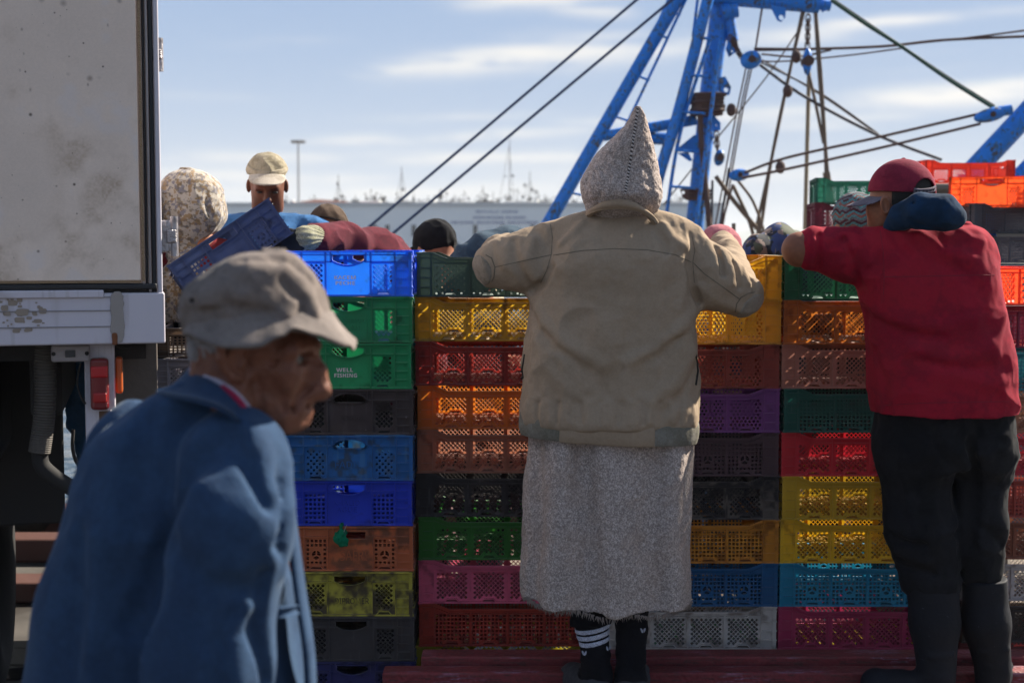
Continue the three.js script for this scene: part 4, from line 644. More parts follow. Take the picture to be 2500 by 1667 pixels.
// cloth and skin materials
const weaveB = tex(256, 256, (u, v) => { const n = .5 + .22 * Math.sin(u * 2 * Math.PI * 64) * Math.sin(v * 2 * Math.PI * 64) + .3 * (tnoise(u, v, 128, 201) - .5); return [n, n, n]; }, false);
const mottled = (c1, c2, seed, per = 6, fine = .06) => tex(256, 256, (u, v) => { const n = tfbm(u, v, per, seed, 5), f = tnoise(u, v, 128, seed + 3) - .5, s = tfbm(u, v, 32, seed + 5, 2); let c = mixc(rgb(c1), rgb(c2), sstep(.38, .66, n * .7 + s * .3)); return lum(c, 1 + fine * 2 * f); });
const cloth = (c1, c2, seed, o = {}) => new THREE.MeshPhysicalMaterial({ map: mottled(c1, c2, seed, o.per ?? 6, o.fine ?? .06), roughness: .95, bumpMap: o.bump ?? weaveB, bumpScale: o.bs ?? .0012, sheen: o.sheen ?? .25, sheenColor: new THREE.Color(o.sc ?? '#888888'), sheenRoughness: .6, specularIntensity: .3 });
const fleeceB = tex(512, 512, (u, v) => { const a = tnoise(u, v, 150, 211), b = tnoise(u, v, 80, 213), c = tnoise(u, v, 256, 217); const n = a * .45 + b * .35 + c * .2; return [n, n, n]; }, false);
const fleeceTex = tex(512, 512, (u, v) => { const a = tnoise(u, v, 150, 211), b = tnoise(u, v, 80, 213), c = tnoise(u, v, 256, 219), l = tfbm(u, v, 7, 221, 5), r = tnoise(u, v * .4, 200, 225); let q = mixc([.50, .455, .43], [.72, .67, .64], sstep(.25, .8, a * .4 + b * .2 + c * .4)); q = mixc(q, [.60, .51, .45], .22 * sstep(.45, .7, l)); return lum(q, .92 + .16 * r); });
const fleece = new THREE.MeshPhysicalMaterial({ map: fleeceTex, roughness: 1, bumpMap: fleeceB, bumpScale: .0016, sheen: .3, sheenColor: new THREE.Color('#cfc6bf'), sheenRoughness: .7, specularIntensity: .15 });
const skinTex = (hex, hex2, seed) => tex(256, 256, (u, v) => { const n = tfbm(u, v, 8, seed, 5), f = tnoise(u, v, 128, seed + 2); return lum(mixc(rgb(hex), rgb(hex2), sstep(.35, .7, n)), .94 + .12 * f); });
const skin = (hex, hex2, seed) => new THREE.MeshPhysicalMaterial({ map: skinTex(hex, hex2, seed), roughness: .55, bumpMap: bumpNoise, bumpScale: .003, specularIntensity: .5 });
const hairM = (hex) => stdM(hex, .8, { bumpMap: grainTex, bumpScale: .006 });
function bounds(list, pad) { const b = [1e9, 1e9, 1e9, -1e9, -1e9, -1e9]; for (const p of list) { b[0] = Math.min(b[0], p.x); b[1] = Math.min(b[1], p.y); b[2] = Math.min(b[2], p.z); b[3] = Math.max(b[3], p.x); b[4] = Math.max(b[4], p.y); b[5] = Math.max(b[5], p.z); } return [b[0] - pad, b[1] - pad, b[2] - pad, b[3] + pad, b[4] + pad, b[5] + pad]; }

// ---------------------------------------------------------------- red timbers in front of the stacks, and the pallet the workers stand on
const STEP = .31;
{
  const red = stdM('#ffffff', .75, { map: tex(512, 512, (u, v) => { const n = tfbm(u, v * 3, 6, 301, 5), g = tnoise(u * .25, v * 2, 128, 303), w = sstep(.60, .75, tfbm(u * .7, v * 2, 7, 305, 5)), f = tnoise(u, v, 200, 307); let c = mixc([.46, .15, .17], [.36, .115, .13], n); c = mixc(c, [.56, .44, .55], .75 * w * sstep(.3, .7, g)); c = mixc(c, [.22, .14, .12], .5 * sstep(.6, .8, g)); return lum(c, .9 + .2 * f); }), bumpMap: grainTex, bumpScale: .004 });
  const a = P(1022, 0, 4.48).x, b = P(2760, 0, 4.48).x, a2 = P(924, 0, 4.36).x;
  const o = thing('timber_beam', 'red painted timber lying along the foot of the stacks', 'timber', V3((a + b) / 2, 0, -4.48)); part(o, 'beam', boxUV(rbox(b - a, .16, .09, .008, 0, .388 - .08, 0), .9, .2), red); for (const x of [-1.05, 0, 1.05]) part(o, 'block', boxUV(rbox(.12, .228, .08, .006, x, .114, 0), .6), red);
  const q = thing('timber_beam', 'scuffed red timber set in front of the other, reaching past it', 'timber', V3((a2 + b) / 2, 0, -4.37)); part(q, 'beam', boxUV(rbox(b - a2, .15, .08, .008, 0, .368 - .075, 0), .9, .5, .4), red); for (const x of [-1.0, 0, 1.0]) part(q, 'block', boxUV(rbox(.12, .218, .07, .006, x, .109, 0), .6), red);
  const w = thing('wooden_pallet', 'low grey wooden pallet the hooded figure and red-sweatered man stand on', 'pallet', V3(.62, 0, -4.05)), pw = stdM('#6b5d50', .9, { bumpMap: grainTex, bumpScale: .005 });
  for (let i = 0; i < 4; i++) part(w, 'board', boxUV(rbox(2.2, .03, .11, .004, 0, STEP - .015, -.2 + i * .133), .5), pw);
  for (const x of [-1, -.35, .35, 1]) part(w, 'bearer', boxUV(rbox(.1, STEP - .03, .5, .006, x, (STEP - .03) / 2, 0), .5), pw);
  const w2 = thing('wooden_pallet', 'low grey wooden pallet behind the crates under the sorting workers', 'pallet', V3(.75, 0, -6.0));
  for (let i = 0; i < 6; i++) part(w2, 'board', boxUV(rbox(4.0, .03, .16, .004, 0, STEP - .015, -.5 + i * .2), .5), pw); for (const x of [-1.9, -1, 0, 1, 1.9]) part(w2, 'bearer', boxUV(rbox(.1, STEP - .03, 1.1, .006, x, (STEP - .03) / 2, 0), .5), pw);
}

// ---------------------------------------------------------------- hooded figure
{
  const d = 4.27, base = P(1490, 1600, 4.22); base.y = STEP;
  const o = thing('person', 'hooded person in olive-beige jacket and long woolly robe leaning on crates', 'person', base);
  const jk = cloth('#92806c', '#8c7a66', 401, { bs: .0014, sc: '#a0907c', per: 4, fine: .025 });
  // robe hood
  const hs = [[259, 1551, 1564, .008, 4.12], [270, 1545, 1571, .014, 4.125], [300, 1530, 1581, .032, 4.14], [332, 1500, 1589, .055, 4.16], [365, 1465, 1598, .078, 4.18], [400, 1440, 1606, .096, 4.2], [443, 1418, 1614, .112, 4.21], [475, 1420, 1617, .116, 4.21], [500, 1427, 1612, .100, 4.22], [522, 1433, 1604, .082, 4.235], [540, 1440, 1597, .06, 4.25], [556, 1448, 1588, .05, 4.25]];
  const hood0 = sub(floft(rows(hs, 4.2, .1, 2.15)), folds([[Q2(4.12, [[1585, 420], [1588, 470], [1578, 520]]), .006, .014], [Q2(4.12, [[1470, 470], [1462, 500], [1478, 520]]), .004, .012], [Q2(4.15, [[1436, 400], [1430, 450]]), .006, .012]]));
  const hood = sub(hood0, (x, y, z) => (vnoise(x * 130, y * 130, z * 130) - .5) * .0034 + (vnoise(x * 60, y * 60, z * 60) - .5) * .004);
  const hm = world(o, 'hood', meshSDF(hood, bounds(Q2(4.2, [[1410, 250], [1625, 565, 4.08], [1410, 565, 4.34]]), .03), .0045, { uv: .42 }), fleece);
  { const st = [stdM('#20202a', .9), stdM('#cfc9c4', .9)], pts = [[1557, 266], [1551, 310], [1545, 350], [1538, 400], [1532, 440], [1526, 474]]; let k = 0; for (let i = 0; i < pts.length - 1; i++) for (let j = 0; j < 10; j++, k++) { const t = j / 10, p = onto(hood0, mix(pts[i][0], pts[i + 1][0], t), mix(pts[i][1], pts[i + 1][1], t), 3.9, 4.3), g = new THREE.CapsuleGeometry(.0016, .005, 2, 5).rotateZ(Math.PI / 2 - .5); g.translate(p.x, p.y, p.z + .0015); world(hm, 'stitch', g, st[k % 2]); } }
  // jacket
  const body = floft(rows([[508, 1452, 1596, .055, 4.25], [524, 1396, 1650, .085, 4.27], [546, 1345, 1692, .115, 4.28], [585, 1318, 1702, .145, 4.28], [640, 1308, 1696, .165, 4.275], [709, 1303, 1696, .165], [788, 1294, 1697, .17], [854, 1281, 1700, .176], [953, 1274, 1702, .18], [1000, 1270, 1704, .188], [1030, 1273, 1700, .184], [1044, 1280, 1698, .160]], d, .15, 2.6));
  const Lm = Q2(d, [[1345, 600], [1285, 638], [1216, 643, 4.29], [1222, 622, 4.55], [1240, 606, 4.78]]), Rm = Q2(d, [[1680, 628], [1740, 680], [1806, 718, 4.27], [1790, 660, 4.52], [1765, 600, 4.8]]);
  const armL = fchain(Lm, [.075, .085, .066, .055, .046], .03), armR = fchain(Rm, [.085, .09, .060, .055, .046], .03);
  ribbon(o, Q2(4.1, [[1438, 530, 4.22], [1452, 508, 4.165], [1478, 491, 4.125], [1512, 484, 4.11], [1546, 491, 4.112], [1574, 510, 4.13], [1594, 536, 4.17], [1600, 554, 4.22]]), Q2(4.1, [[1422, 542, 4.24], [1440, 526, 4.18], [1468, 514, 4.135], [1512, 510, 4.12], [1554, 515, 4.122], [1584, 532, 4.14], [1604, 556, 4.18], [1610, 574, 4.23]]), .010, 'collar', jk, .008);
  const jn = warp(.020, 11, 4, [1, .7, 1]), jn2 = warp(.004, 40, 9);
  const jacket0 = funion([body, armL, armR], .035);
  const jf = folds([
    [QS(jacket0, [[1700, 750], [1660, 800], [1600, 850], [1540, 880]]), -0.0105, 0.0187], [QS(jacket0, [[1700, 775], [1650, 835], [1590, 880]]), 0.0105, 0.0170], [QS(jacket0, [[1300, 720], [1330, 790], [1400, 850], [1470, 890]]), -0.0105, 0.0187], [QS(jacket0, [[1303, 760], [1350, 840], [1430, 900]]), 0.0088, 0.0170],
    [QS(jacket0, [[1310, 830], [1340, 900], [1400, 960]]), -0.0088, 0.0170], [QS(jacket0, [[1690, 860], [1650, 930], [1590, 975]]), -0.0105, 0.0187], [QS(jacket0, [[1698, 900], [1670, 960], [1620, 1005]]), 0.0088, 0.0153], [QS(jacket0, [[1450, 640], [1470, 760], [1480, 880]]), -0.0053, 0.0298], [QS(jacket0, [[1560, 650], [1555, 760], [1530, 860]]), 0.0053, 0.0255],
    [QS(jacket0, [[1300, 706], [1325, 690], [1345, 655]]), 0.0210, 0.0119], [QS(jacket0, [[1702, 738], [1690, 700], [1684, 650]]), 0.0210, 0.0119], [QS(jacket0, [[1347, 560], [1345, 600], [1342, 640]]), 0.0088, 0.0085], [QS(jacket0, [[1688, 572], [1694, 610], [1690, 650]]), 0.0088, 0.0085],
    [QS(jacket0, [[1300, 585], [1290, 630], [1310, 680]]), -0.0123, 0.0136], [QS(jacket0, [[1255, 590], [1262, 640], [1290, 690]]), 0.0105, 0.0127], [QS(jacket0, [[1215, 595], [1235, 650]]), -0.0088, 0.0119],
    [QS(jacket0, [[1725, 592], [1738, 625], [1736, 650]]), -0.0175, 0.0102], [QS(jacket0, [[1748, 606], [1760, 640], [1764, 668]]), 0.0175, 0.0102], [QS(jacket0, [[1765, 618], [1782, 650], [1785, 690]]), -0.0175, 0.0093], [QS(jacket0, [[1790, 642], [1800, 670], [1806, 700]]), 0.0140, 0.0093], [QS(jacket0, [[1812, 655], [1826, 690]]), -0.0140, 0.0085], [QS(jacket0, [[1836, 684], [1845, 712]]), 0.0105, 0.0085],
    [QS(jacket0, [[1715, 700], [1760, 735], [1810, 755]]), -0.0088, 0.0136], [QS(jacket0, [[1620, 548], [1640, 580], [1670, 600]]), -0.0123, 0.0119], [QS(jacket0, [[1420, 545], [1400, 570], [1370, 590]]), -0.0088, 0.0119], [QS(jacket0, [[1600, 560], [1622, 590], [1625, 612]]), 0.0105, 0.0119],
    ...[...Array(17)].map((_, i) => { const x = 1290 + i * 25; return [QS(jacket0, [[x, 985], [x + (i % 3 - 1) * 5, 1030]]), (i % 2 ? .006 : -.006), .010]; })]);
  const jacket = sub(sub(sub(sub(jacket0, jf), jn), jn2), crumple(.011, 10, 3, [1, .8, 1]));
  world(o, 'jacket', meshSDF(jacket, bounds(Q2(4.3, [[1150, 470], [1870, 1060], [1200, 600, 4.9], [1400, 700, 4.06]]), .05), .0062, { uv: .5 }), jk);
  // waistband: ribbed grey-green sides and a flat panel at the back
  const wb0 = floft(rows([[1010, 1272, 1702, .176], [1024, 1268, 1706, .183], [1050, 1266, 1704, .183], [1066, 1270, 1700, .178]], d, .17, 2.6)), bandGrey = cloth('#77736a', '#686459', 405, { fine: .08 });
  const tilt = (f) => (x, y, z) => f(x, y - (base.x - x) * .05, z);
  const wb = sub(tilt(wb0), warp(.006, 22, 3, [1, .3, 1])); world(o, 'waistband', meshSDF(wb, bounds(Q2(4.27, [[1255, 985], [1715, 1100], [1400, 1000, 4.05], [1400, 1000, 4.49]]), .03), .0055, { uv: .4 }), bandGrey);
  const cx0 = P(1368, 0, 4.1).x, cx1 = P(1607, 0, 4.1).x, cp = (x, y, z) => smax(wb(x, y, z) - .0035, smax(Math.max(cx0 - x, x - cx1), z + 4.20 > 0 ? -1 : 1, .003), .004);
  world(o, 'waist_panel', meshSDF(cp, bounds(Q2(4.15, [[1360, 985], [1615, 1105], [1400, 1000, 4.05], [1400, 1000, 4.22]]), .02), .005, { uv: .5 }), jk);
  const seamM = stdM('#5d5447', .95), jz = (x, y, z) => jacket(x, y, z);
  for (const pts of [[[1351, 623], [1420, 612], [1500, 607], [1580, 610], [1650, 622], [1688, 640]], [[1344, 548], [1349, 580], [1346, 622], [1335, 660], [1320, 690]], [[1690, 576], [1697, 610], [1692, 640], [1696, 690]], [[1208, 652], [1240, 645], [1300, 632], [1346, 622]], [[1692, 640], [1720, 668], [1765, 700], [1806, 730]]]) world(o, 'seam', seamTube(jz, pts, 3.9, 4.5, .0013, -.0003), seamM);
  for (const pts of [[[1186, 622], [1200, 630], [1208, 652], [1206, 676], [1200, 688]], [[1796, 762], [1799, 742], [1810, 726], [1828, 716], [1844, 713]]]) world(o, 'elbow_patch_seam', seamTube(jz, pts, 3.9, 4.6, .0014, 0), seamM);
  const patchM = cloth('#857a6c', '#776d60', 409), pe = (c, r) => (x, y, z) => smax(jacket(x, y, z) - .0025, Math.hypot(x - c.x, y - c.y, z - c.z) - r, .003);
  for (const [c, r] of [[P(1168, 662, 4.25), .050], [P(1846, 764, 4.24), .060]]) world(o, 'elbow_patch', meshSDF(pe(c, r), [c.x - r - .02, c.y - r - .02, c.z - r - .02, c.x + r + .02, c.y + r + .02, c.z + r + .02], .005, { uv: .5 }), patchM);
  for (const pts of [[[1281, 865], [1275, 900], [1278, 920], [1272, 925]], [[1700, 868], [1704, 905], [1699, 940]]]) world(o, 'pocket_slit', seamTube(jz, pts, 3.9, 4.6, .004, 0), stdM('#26221d', 1));
  // robe skirt
  const sk0 = floft(rows([[1030, 1290, 1690, .15], [1085, 1288, 1694, .16], [1180, 1280, 1690, .168], [1298, 1275, 1686, .175], [1390, 1270, 1686, .18], [1462, 1272, 1686, .182]], 4.28, .17, 2.4));
  const sf = folds([[QD(sk0, [[1420, 1080], [1425, 1180], [1440, 1300], [1445, 1435]]), 0.0410, 0.0253], [QD(sk0, [[1370, 1080], [1365, 1250], [1350, 1430]]), -0.0308, 0.0345], [QD(sk0, [[1480, 1080], [1500, 1250], [1510, 1435]]), -0.0257, 0.0403], [QD(sk0, [[1585, 1080], [1600, 1200], [1580, 1350], [1600, 1435]]), 0.0308, 0.0345], [QD(sk0, [[1650, 1090], [1640, 1300], [1650, 1430]]), -0.0257, 0.0322], [QD(sk0, [[1310, 1100], [1315, 1300], [1300, 1425]]), 0.0257, 0.0230]]);
  const hemY = P(1500, 1508, 4.11).y, skirt = sub((x, y, z) => smax(sk0(x, y, z) + sf(x, y, z), (hemY + (x < base.x ? (base.x - x) * .12 : (x - base.x) * .04) + .006 * Math.sin(x * 40)) - y, .004), (x, y, z) => (vnoise(x * 120, y * 120, z * 120) - .5) * .0028 + warp(.014, 9, 6)(x, y, z));
  const sm2 = world(o, 'robe_skirt', meshSDF(skirt, bounds(Q2(4.28, [[1258, 1040], [1700, 1540], [1400, 1300, 4.05], [1400, 1300, 4.5]]), .03), .0055, { uv: .42 }), fleece);
  { // frayed hem threads
    const r = rng(7), g = []; for (let i = 0; i < 420; i++) { const a = i / 420 * Math.PI * 2, sx = (Math.sign(Math.cos(a)) * Math.pow(Math.abs(Math.cos(a)), .8)), sz = Math.sign(Math.sin(a)) * Math.pow(Math.abs(Math.sin(a)), .8), c = P(1479, 1462, 4.28), x = c.x + sx * .262, z = c.z + sz * .178, y = hemY + (x < base.x ? (base.x - x) * .12 : (x - base.x) * .04) + .006 * Math.sin(x * 40), l = .012 + .016 * r(); const q = new THREE.ConeGeometry(.0028, l, 4); q.rotateX(Math.PI + (r() - .5) * .9); q.rotateZ((r() - .5) * .9); q.translate(x + (r() - .5) * .004, y - l * .3, z + (r() - .5) * .006); g.push(q); }
    const fr = world(sm2, 'frayed_hem', merge(g), fleece); fr.userData.kind = 'stuff'; }
  // legs in black socks, the body beneath
  const skn = skin('#8a5f48', '#7a5140', 411), sock = cloth('#15151a', '#101014', 413, { fine: .2 });
  const LL = Q2(4.24, [[1452, 1440], [1447, 1530], [1458, 1600]]), RL = Q2(4.24, [[1545, 1440], [1542, 1530], [1540, 1600]]); const foot = (x, z, yaw) => [V3(x, STEP + .06, z), V3(x + Math.sin(yaw) * .13, STEP + .035, z - Math.cos(yaw) * .15)];
  const lf = foot(LL[2].x - .005, LL[2].z + .01, -.5), rf = foot(RL[2].x, RL[2].z + .01, .25);
  const bodyF = funion([floft(rows([[480, 1495, 1555, .05], [560, 1420, 1630, .08], [700, 1340, 1670, .11], [1000, 1330, 1650, .13], [1200, 1350, 1640, .12]], d, .11, 2.2)), fell(P(1522, 455, 4.2), .075, .105, .09), fchain([P(1420, 1150, d), P(1445, 1430, 4.26), V3(LL[2].x, STEP + .09, LL[2].z)], [.085, .05, .034], .02), fchain([P(1560, 1150, d), P(1545, 1430, 4.26), V3(RL[2].x, STEP + .09, RL[2].z)], [.085, .05, .034], .02), fchain(Lm, [.05, .05, .04, .035, .03], .02), fchain(Rm, [.05, .05, .04, .035, .03], .02), fhand(Lm[4], V3(.25, -.1, -.96).normalize(), V3(0, -1, 0), V3(1, 0, 0), .9, .5), fhand(Rm[4], V3(-.25, -.1, -.96).normalize(), V3(0, -1, 0), V3(-1, 0, 0), .9, .5)], .012);
  world(o, 'body', meshSDF(bodyF, bounds(Q2(4.3, [[1180, 340], [1870, 1760], [1400, 700, 5.0]]), .05), .014), skn);
  const leg = (pts, f2, r0) => funion([fchain([pts[0], pts[1], V3(pts[2].x, STEP + .08, pts[2].z)], [r0, .047, .046], .02), fcap(f2[0], f2[1], .046, .04)], .02);
  const sn = warp(.012, 26, 5, [.6, 1.6, .6]); const ls = sub(leg(LL, lf, .052), sn), rs = sub(leg(RL, rf, .05), sn);
  world(o, 'sock', meshSDF(ls, bounds([LL[0], LL[2], ...lf, V3(LL[2].x, STEP, LL[2].z)], .08), .005, { uv: .3 }), sock); world(o, 'sock', meshSDF(rs, bounds([RL[0], RL[2], ...rf, V3(RL[2].x, STEP, RL[2].z)], .08), .005, { uv: .3 }), sock);
  const white = cloth('#b9bccb', '#a5a8b8', 417, { fine: .25 });
  for (const [y0, y1] of [[1536, 1547], [1552, 1564], [1569, 1580]]) { const a = P(1445, y0 - 2, 4.2).y, b2 = P(1445, y1 - 2, 4.2).y; const st = (x, y, z) => smax(ls(x, y, z) - .0025, Math.max(y - a - (x - LL[1].x) * .22, b2 + (x - LL[1].x) * .22 - y), .002); world(o, 'sock_stripe', meshSDF(st, bounds([LL[1]], .085), .004, { uv: .2 }), white); }
  for (const [px, py, f2] of [[1427, 1594, ls], [1485, 1582, ls], [1570, 1539, rs]]) for (const [dx, ang] of [[-3, .45], [3, -.45]]) { const p = onto(f2, px + dx, py, 4, 4.4), g = new THREE.SphereGeometry(.5, 8, 6); g.scale(.007, .017, .003); g.rotateZ(ang); g.translate(p.x, p.y, p.z + .001); world(o, 'leaf_emblem', g, white); }
  const shoe = stdM('#2b2d33', .8, { bumpMap: grainTex, bumpScale: .004 }); for (const [a, b2] of [lf, rf]) { const s = (x, y, z) => smax(fcap(a.clone().setY(STEP + .045), b2.clone().setY(STEP + .036), .054, .046)(x, y, z), STEP + .004 - y, .006); world(o, 'shoe', meshSDF(s, bounds([a, b2], .09), .006), shoe); }
  const cutY = P(1440, 1524, 4.2).y; world(o, 'trouser_cuff', meshSDF(sub(((g) => (x, y, z) => smax(g(x, y, z), cutY + (x - base.x) * .1 - y, .004))(funion([fcap(P(1452, 1480, 4.24), P(1440, 1520, 4.23), .064, .060), fcap(P(1545, 1470, 4.25), P(1543, 1508, 4.24), .056, .052)], .001)), warp(.014, 24, 2)), bounds(Q2(4.24, [[1390, 1440], [1600, 1540]]), .08), .006), sock);
}
// ---------------------------------------------------------------- man in the red sweater
{
  const d = 4.22, base = P(2310, 1600, 4.2); base.y = STEP;
  const o = thing('person', 'man in crimson sweater, backwards-strapped red cap and black rubber boots leaning on crates', 'person', base);
  const red = cloth('#8e182b', '#7b1227', 501, { fine: .05, sheen: .35, sc: '#c04055', bs: .001 }), navy = cloth('#15304a', '#10263a', 503, { fine: .05 }), black = cloth('#1b1c20', '#131417', 507, { fine: .1 });
  const body = floft(rows([[548, 2165, 2362, .06], [560, 2125, 2392, .10], [590, 2105, 2416, .13], [640, 2100, 2428, .15], [709, 2102, 2438, .16], [774, 2118, 2448, .165], [850, 2126, 2464, .168], [930, 2130, 2472, .17], [985, 2135, 2476, .17], [1004, 2138, 2474, .168]], d, .16, 2.5));
  const arm = fchain(Q2(d, [[2140, 628], [2075, 625], [1990, 607, 4.20]]), [.088, .078, .063], .03), armR = fchain(Q2(d, [[2362, 614], [2355, 690, 4.42], [2300, 640, 4.7]]), [.07, .06, .05], .03);
  const sw0 = funion([body, arm, armR], .04);
  const jf = folds([
    [QS(sw0, [[2060, 555], [2062, 590], [2085, 640], [2095, 690]]), .014, .012], [QS(sw0, [[2035, 552], [2036, 585], [2052, 640]]), -.010, .014], [QS(sw0, [[2005, 553], [2000, 580], [2002, 620], [1996, 655]]), .012, .011], [QS(sw0, [[1985, 556], [1978, 600], [1988, 655]]), -.007, .010], [QS(sw0, [[2090, 560], [2098, 600], [2120, 640]]), -.010, .016],
    [QS(sw0, [[2150, 560], [2152, 640], [2150, 700], [2150, 740]]), .004, .006], [QS(sw0, [[2180, 565], [2200, 600], [2225, 620]]), .010, .014], [QS(sw0, [[2250, 570], [2300, 610], [2370, 630]]), -.011, .018], [QS(sw0, [[2240, 590], [2290, 640], [2360, 665]]), .009, .018],
    [QS(sw0, [[2110, 730], [2180, 775], [2280, 800], [2380, 780]]), -.009, .022], [QS(sw0, [[2120, 760], [2200, 810], [2300, 825]]), .008, .02], [QS(sw0, [[2230, 850], [2320, 875], [2420, 850]]), -.010, .020], [QS(sw0, [[2260, 880], [2340, 900], [2440, 890]]), .008, .02], [QS(sw0, [[2140, 860], [2160, 930], [2170, 1000]]), .008, .018], [QS(sw0, [[2450, 770], [2430, 850], [2440, 930]]), -.008, .018], [QS(sw0, [[2330, 910], [2400, 935], [2460, 930]]), -.007, .018],
    [QS(sw0, [[2390, 570], [2400, 620], [2395, 680]]), -.007, .018], [QS(sw0, [[2345, 560], [2370, 580], [2400, 590]]), -.008, .012]]);
  const sw = sub(sub(sw0, jf), (x, y, z) => warp(.016, 11, 14, [1, .8, 1])(x, y, z) + crumple(.008, 9.5, 7, [1, 1.2, 1])(x, y, z));
  world(o, 'sweater', meshSDF(sw, bounds(Q2(4.25, [[1890, 540], [2490, 1035], [2300, 700, 4.78], [2300, 700, 4.03]]), .04), .0062, { uv: .5 }), red);
  const seamM = stdM('#671222', .95); world(o, 'seam', seamTube(sw, [[2160, 676], [2230, 675], [2320, 673], [2430, 671]], 3.9, 4.4, .0012), seamM); world(o, 'seam', seamTube(sw, [[2150, 562], [2158, 620], [2160, 676], [2158, 720]], 3.9, 4.4, .001), seamM); world(o, 'hem_seam', seamTube(sw, [[2150, 990], [2250, 984], [2350, 982], [2466, 980]], 3.9, 4.4, .001), seamM);
  // hood of the navy undershirt hanging at the neck
  const hd = sub(sub(funion([fchain(Q2(4.12, [[2176, 552, 4.16], [2205, 528, 4.12], [2250, 512, 4.07], [2300, 516, 4.05], [2334, 532, 4.08]]), [.022, .034, .042, .044, .030], .03), fcap(P(2252, 490, 4.12), P(2312, 500, 4.10), .016, .026), fell(P(2285, 532, 4.06), .075, .032, .045)], .03), folds([[Q2(4.05, [[2235, 500], [2270, 520], [2320, 522]]), .012, .010], [Q2(4.04, [[2200, 540], [2260, 545], [2320, 548]]), .008, .010], [Q2(4.04, [[2225, 522], [2262, 536], [2300, 536]]), -.006, .012], [Q2(4.05, [[2300, 500], [2325, 512], [2338, 530]]), .008, .008]])), warp(.012, 22, 4));
  world(o, 'hood', meshSDF(hd, bounds(Q2(4.1, [[2160, 470], [2350, 565], [2250, 520, 3.98], [2250, 520, 4.2]]), .05), .005, { uv: .5 }), navy);
  // head, neck and bare elbow: he looks down to the left
  const C = P(2200, 478, 4.22), skn = skin('#8a5a43', '#774a36', 511);
  const headF = funion([fell(C, .090, .098, .075), fell(P(2160, 520, 4.22), .045, .062, .058), fcap(P(2150, 545, 4.22), P(2165, 560, 4.22), .035, .035), fell(P(2128, 512, 4.20), .014, .02, .014), fcap(P(2205, 520, 4.22), P(2220, 600, 4.22), .058, .065)], .025);
  const earC = P(2163, 502, 4.15), ear = (x, y, z) => smax(fell(earC, .017, .031, .013, [0, .35, .18])(x, y, z), -fell(earC.clone().add(V3(-.002, .002, .010)), .009, .02, .008, [0, .35, .18])(x, y, z), .004);
  const elbow = fchain(Q2(4.2, [[2060, 615], [1985, 608], [1952, 609, 4.2], [1985, 628, 4.5], [2020, 600, 4.74]]), [.035, .046, .048, .038, .03], .02);
  const hnd = fhand(P(2020, 600, 4.74), V3(.5, -.25, -.83).normalize(), V3(0, -1, 0), V3(.83, 0, .5), .95, .5);
  const torso = floft(rows([[560, 2170, 2350, .07], [700, 2160, 2390, .09], [1000, 2190, 2420, .10], [1090, 2210, 2400, .08]], d, .12, 2.2));
  const bf = funion([headF, ear], .006), bodyAll = (x, y, z) => smin(smin(smin(bf(x, y, z), elbow(x, y, z), .01), torso(x, y, z), .03), hnd(x, y, z), .008);
  world(o, 'body', merge([meshSDF(bodyAll, bounds(Q2(4.25, [[1905, 560], [2480, 1090], [2200, 600, 4.95], [2200, 600, 4.02]]), .04), .012), meshSDF(bodyAll, bounds(Q2(4.2, [[2095, 388], [2300, 575], [2200, 480, 4.11], [2200, 480, 4.32]]), .02), .005), meshSDF(bodyAll, bounds(Q2(4.22, [[1900, 560], [1995, 660], [1990, 640, 4.52], [1950, 600, 4.12]]), .03), .006)].map(g => g)), skn);
  const hair = (x, y, z) => smax(headF(x, y, z) - .007, smax(P(0, 512, 4.2).y - y + (x - C.x) * -.2, C.x - .045 - x, .01), .01); world(o, 'hair', meshSDF(hair, bounds([C], .13), .006, { uv: .1 }), hairM('#17130f'));
  // cap: crown with an arched gap over the strap, pale front panel, brim pointing away
  const capM = cloth('#7c2437', '#6c1d30', 513, { fine: .06 }), pale = cloth('#6f676f', '#5f585f', 515);
  const cc = P(2203, 468, 4.22), crown0 = fell(cc, .101, .099, .086, [0, 0, -.06]);
  const arch = P(2262, 474, 4.15), gap = fell(arch, .040, .046, .09);
  const rimY = P(0, 471, 4.2).y; const crown = sub((x, y, z) => smax(smax(smax(crown0(x, y, z), -(crown0(x, y, z) + .006), .002), (rimY - (x - cc.x) * .05) - y, .003), -gap(x, y, z), .004), folds([[Q2(4.13, [[2207, 392], [2250, 410], [2275, 445]]), .002, .004], [Q2(4.13, [[2207, 392], [2180, 420], [2165, 468]]), .002, .004]]));
  const cw = world(o, 'cap', meshSDF(crown, bounds([cc], .125), .004, { uv: .4 }), capM);
  { const b = P(2207, 389, 4.22), g = new THREE.SphereGeometry(.008, 10, 6); g.scale(1, .7, 1); g.translate(b.x, b.y, b.z); world(cw, 'button', g, capM); }
  { const a0 = P(2140, 470, 4.17), br = (x, y, z) => { const X = x - cc.x, Y = y - (rimY - .004 + (x - cc.x + .08) * .42) + Math.pow((z - cc.z + .01) / .075, 2) * .018, Z = z - cc.z + .01; const e = Math.hypot((X + .085) / .078, Z / .078) - 1; return smax(smax(e * .075, Math.abs(Y) - .003, .003), -crown0(x, y, z) - .004, .002); }; world(cw, 'brim', meshSDF(br, bounds([V3(cc.x - .1, rimY - .02, cc.z)], .1), .0042, { uv: .4 }), pale); }
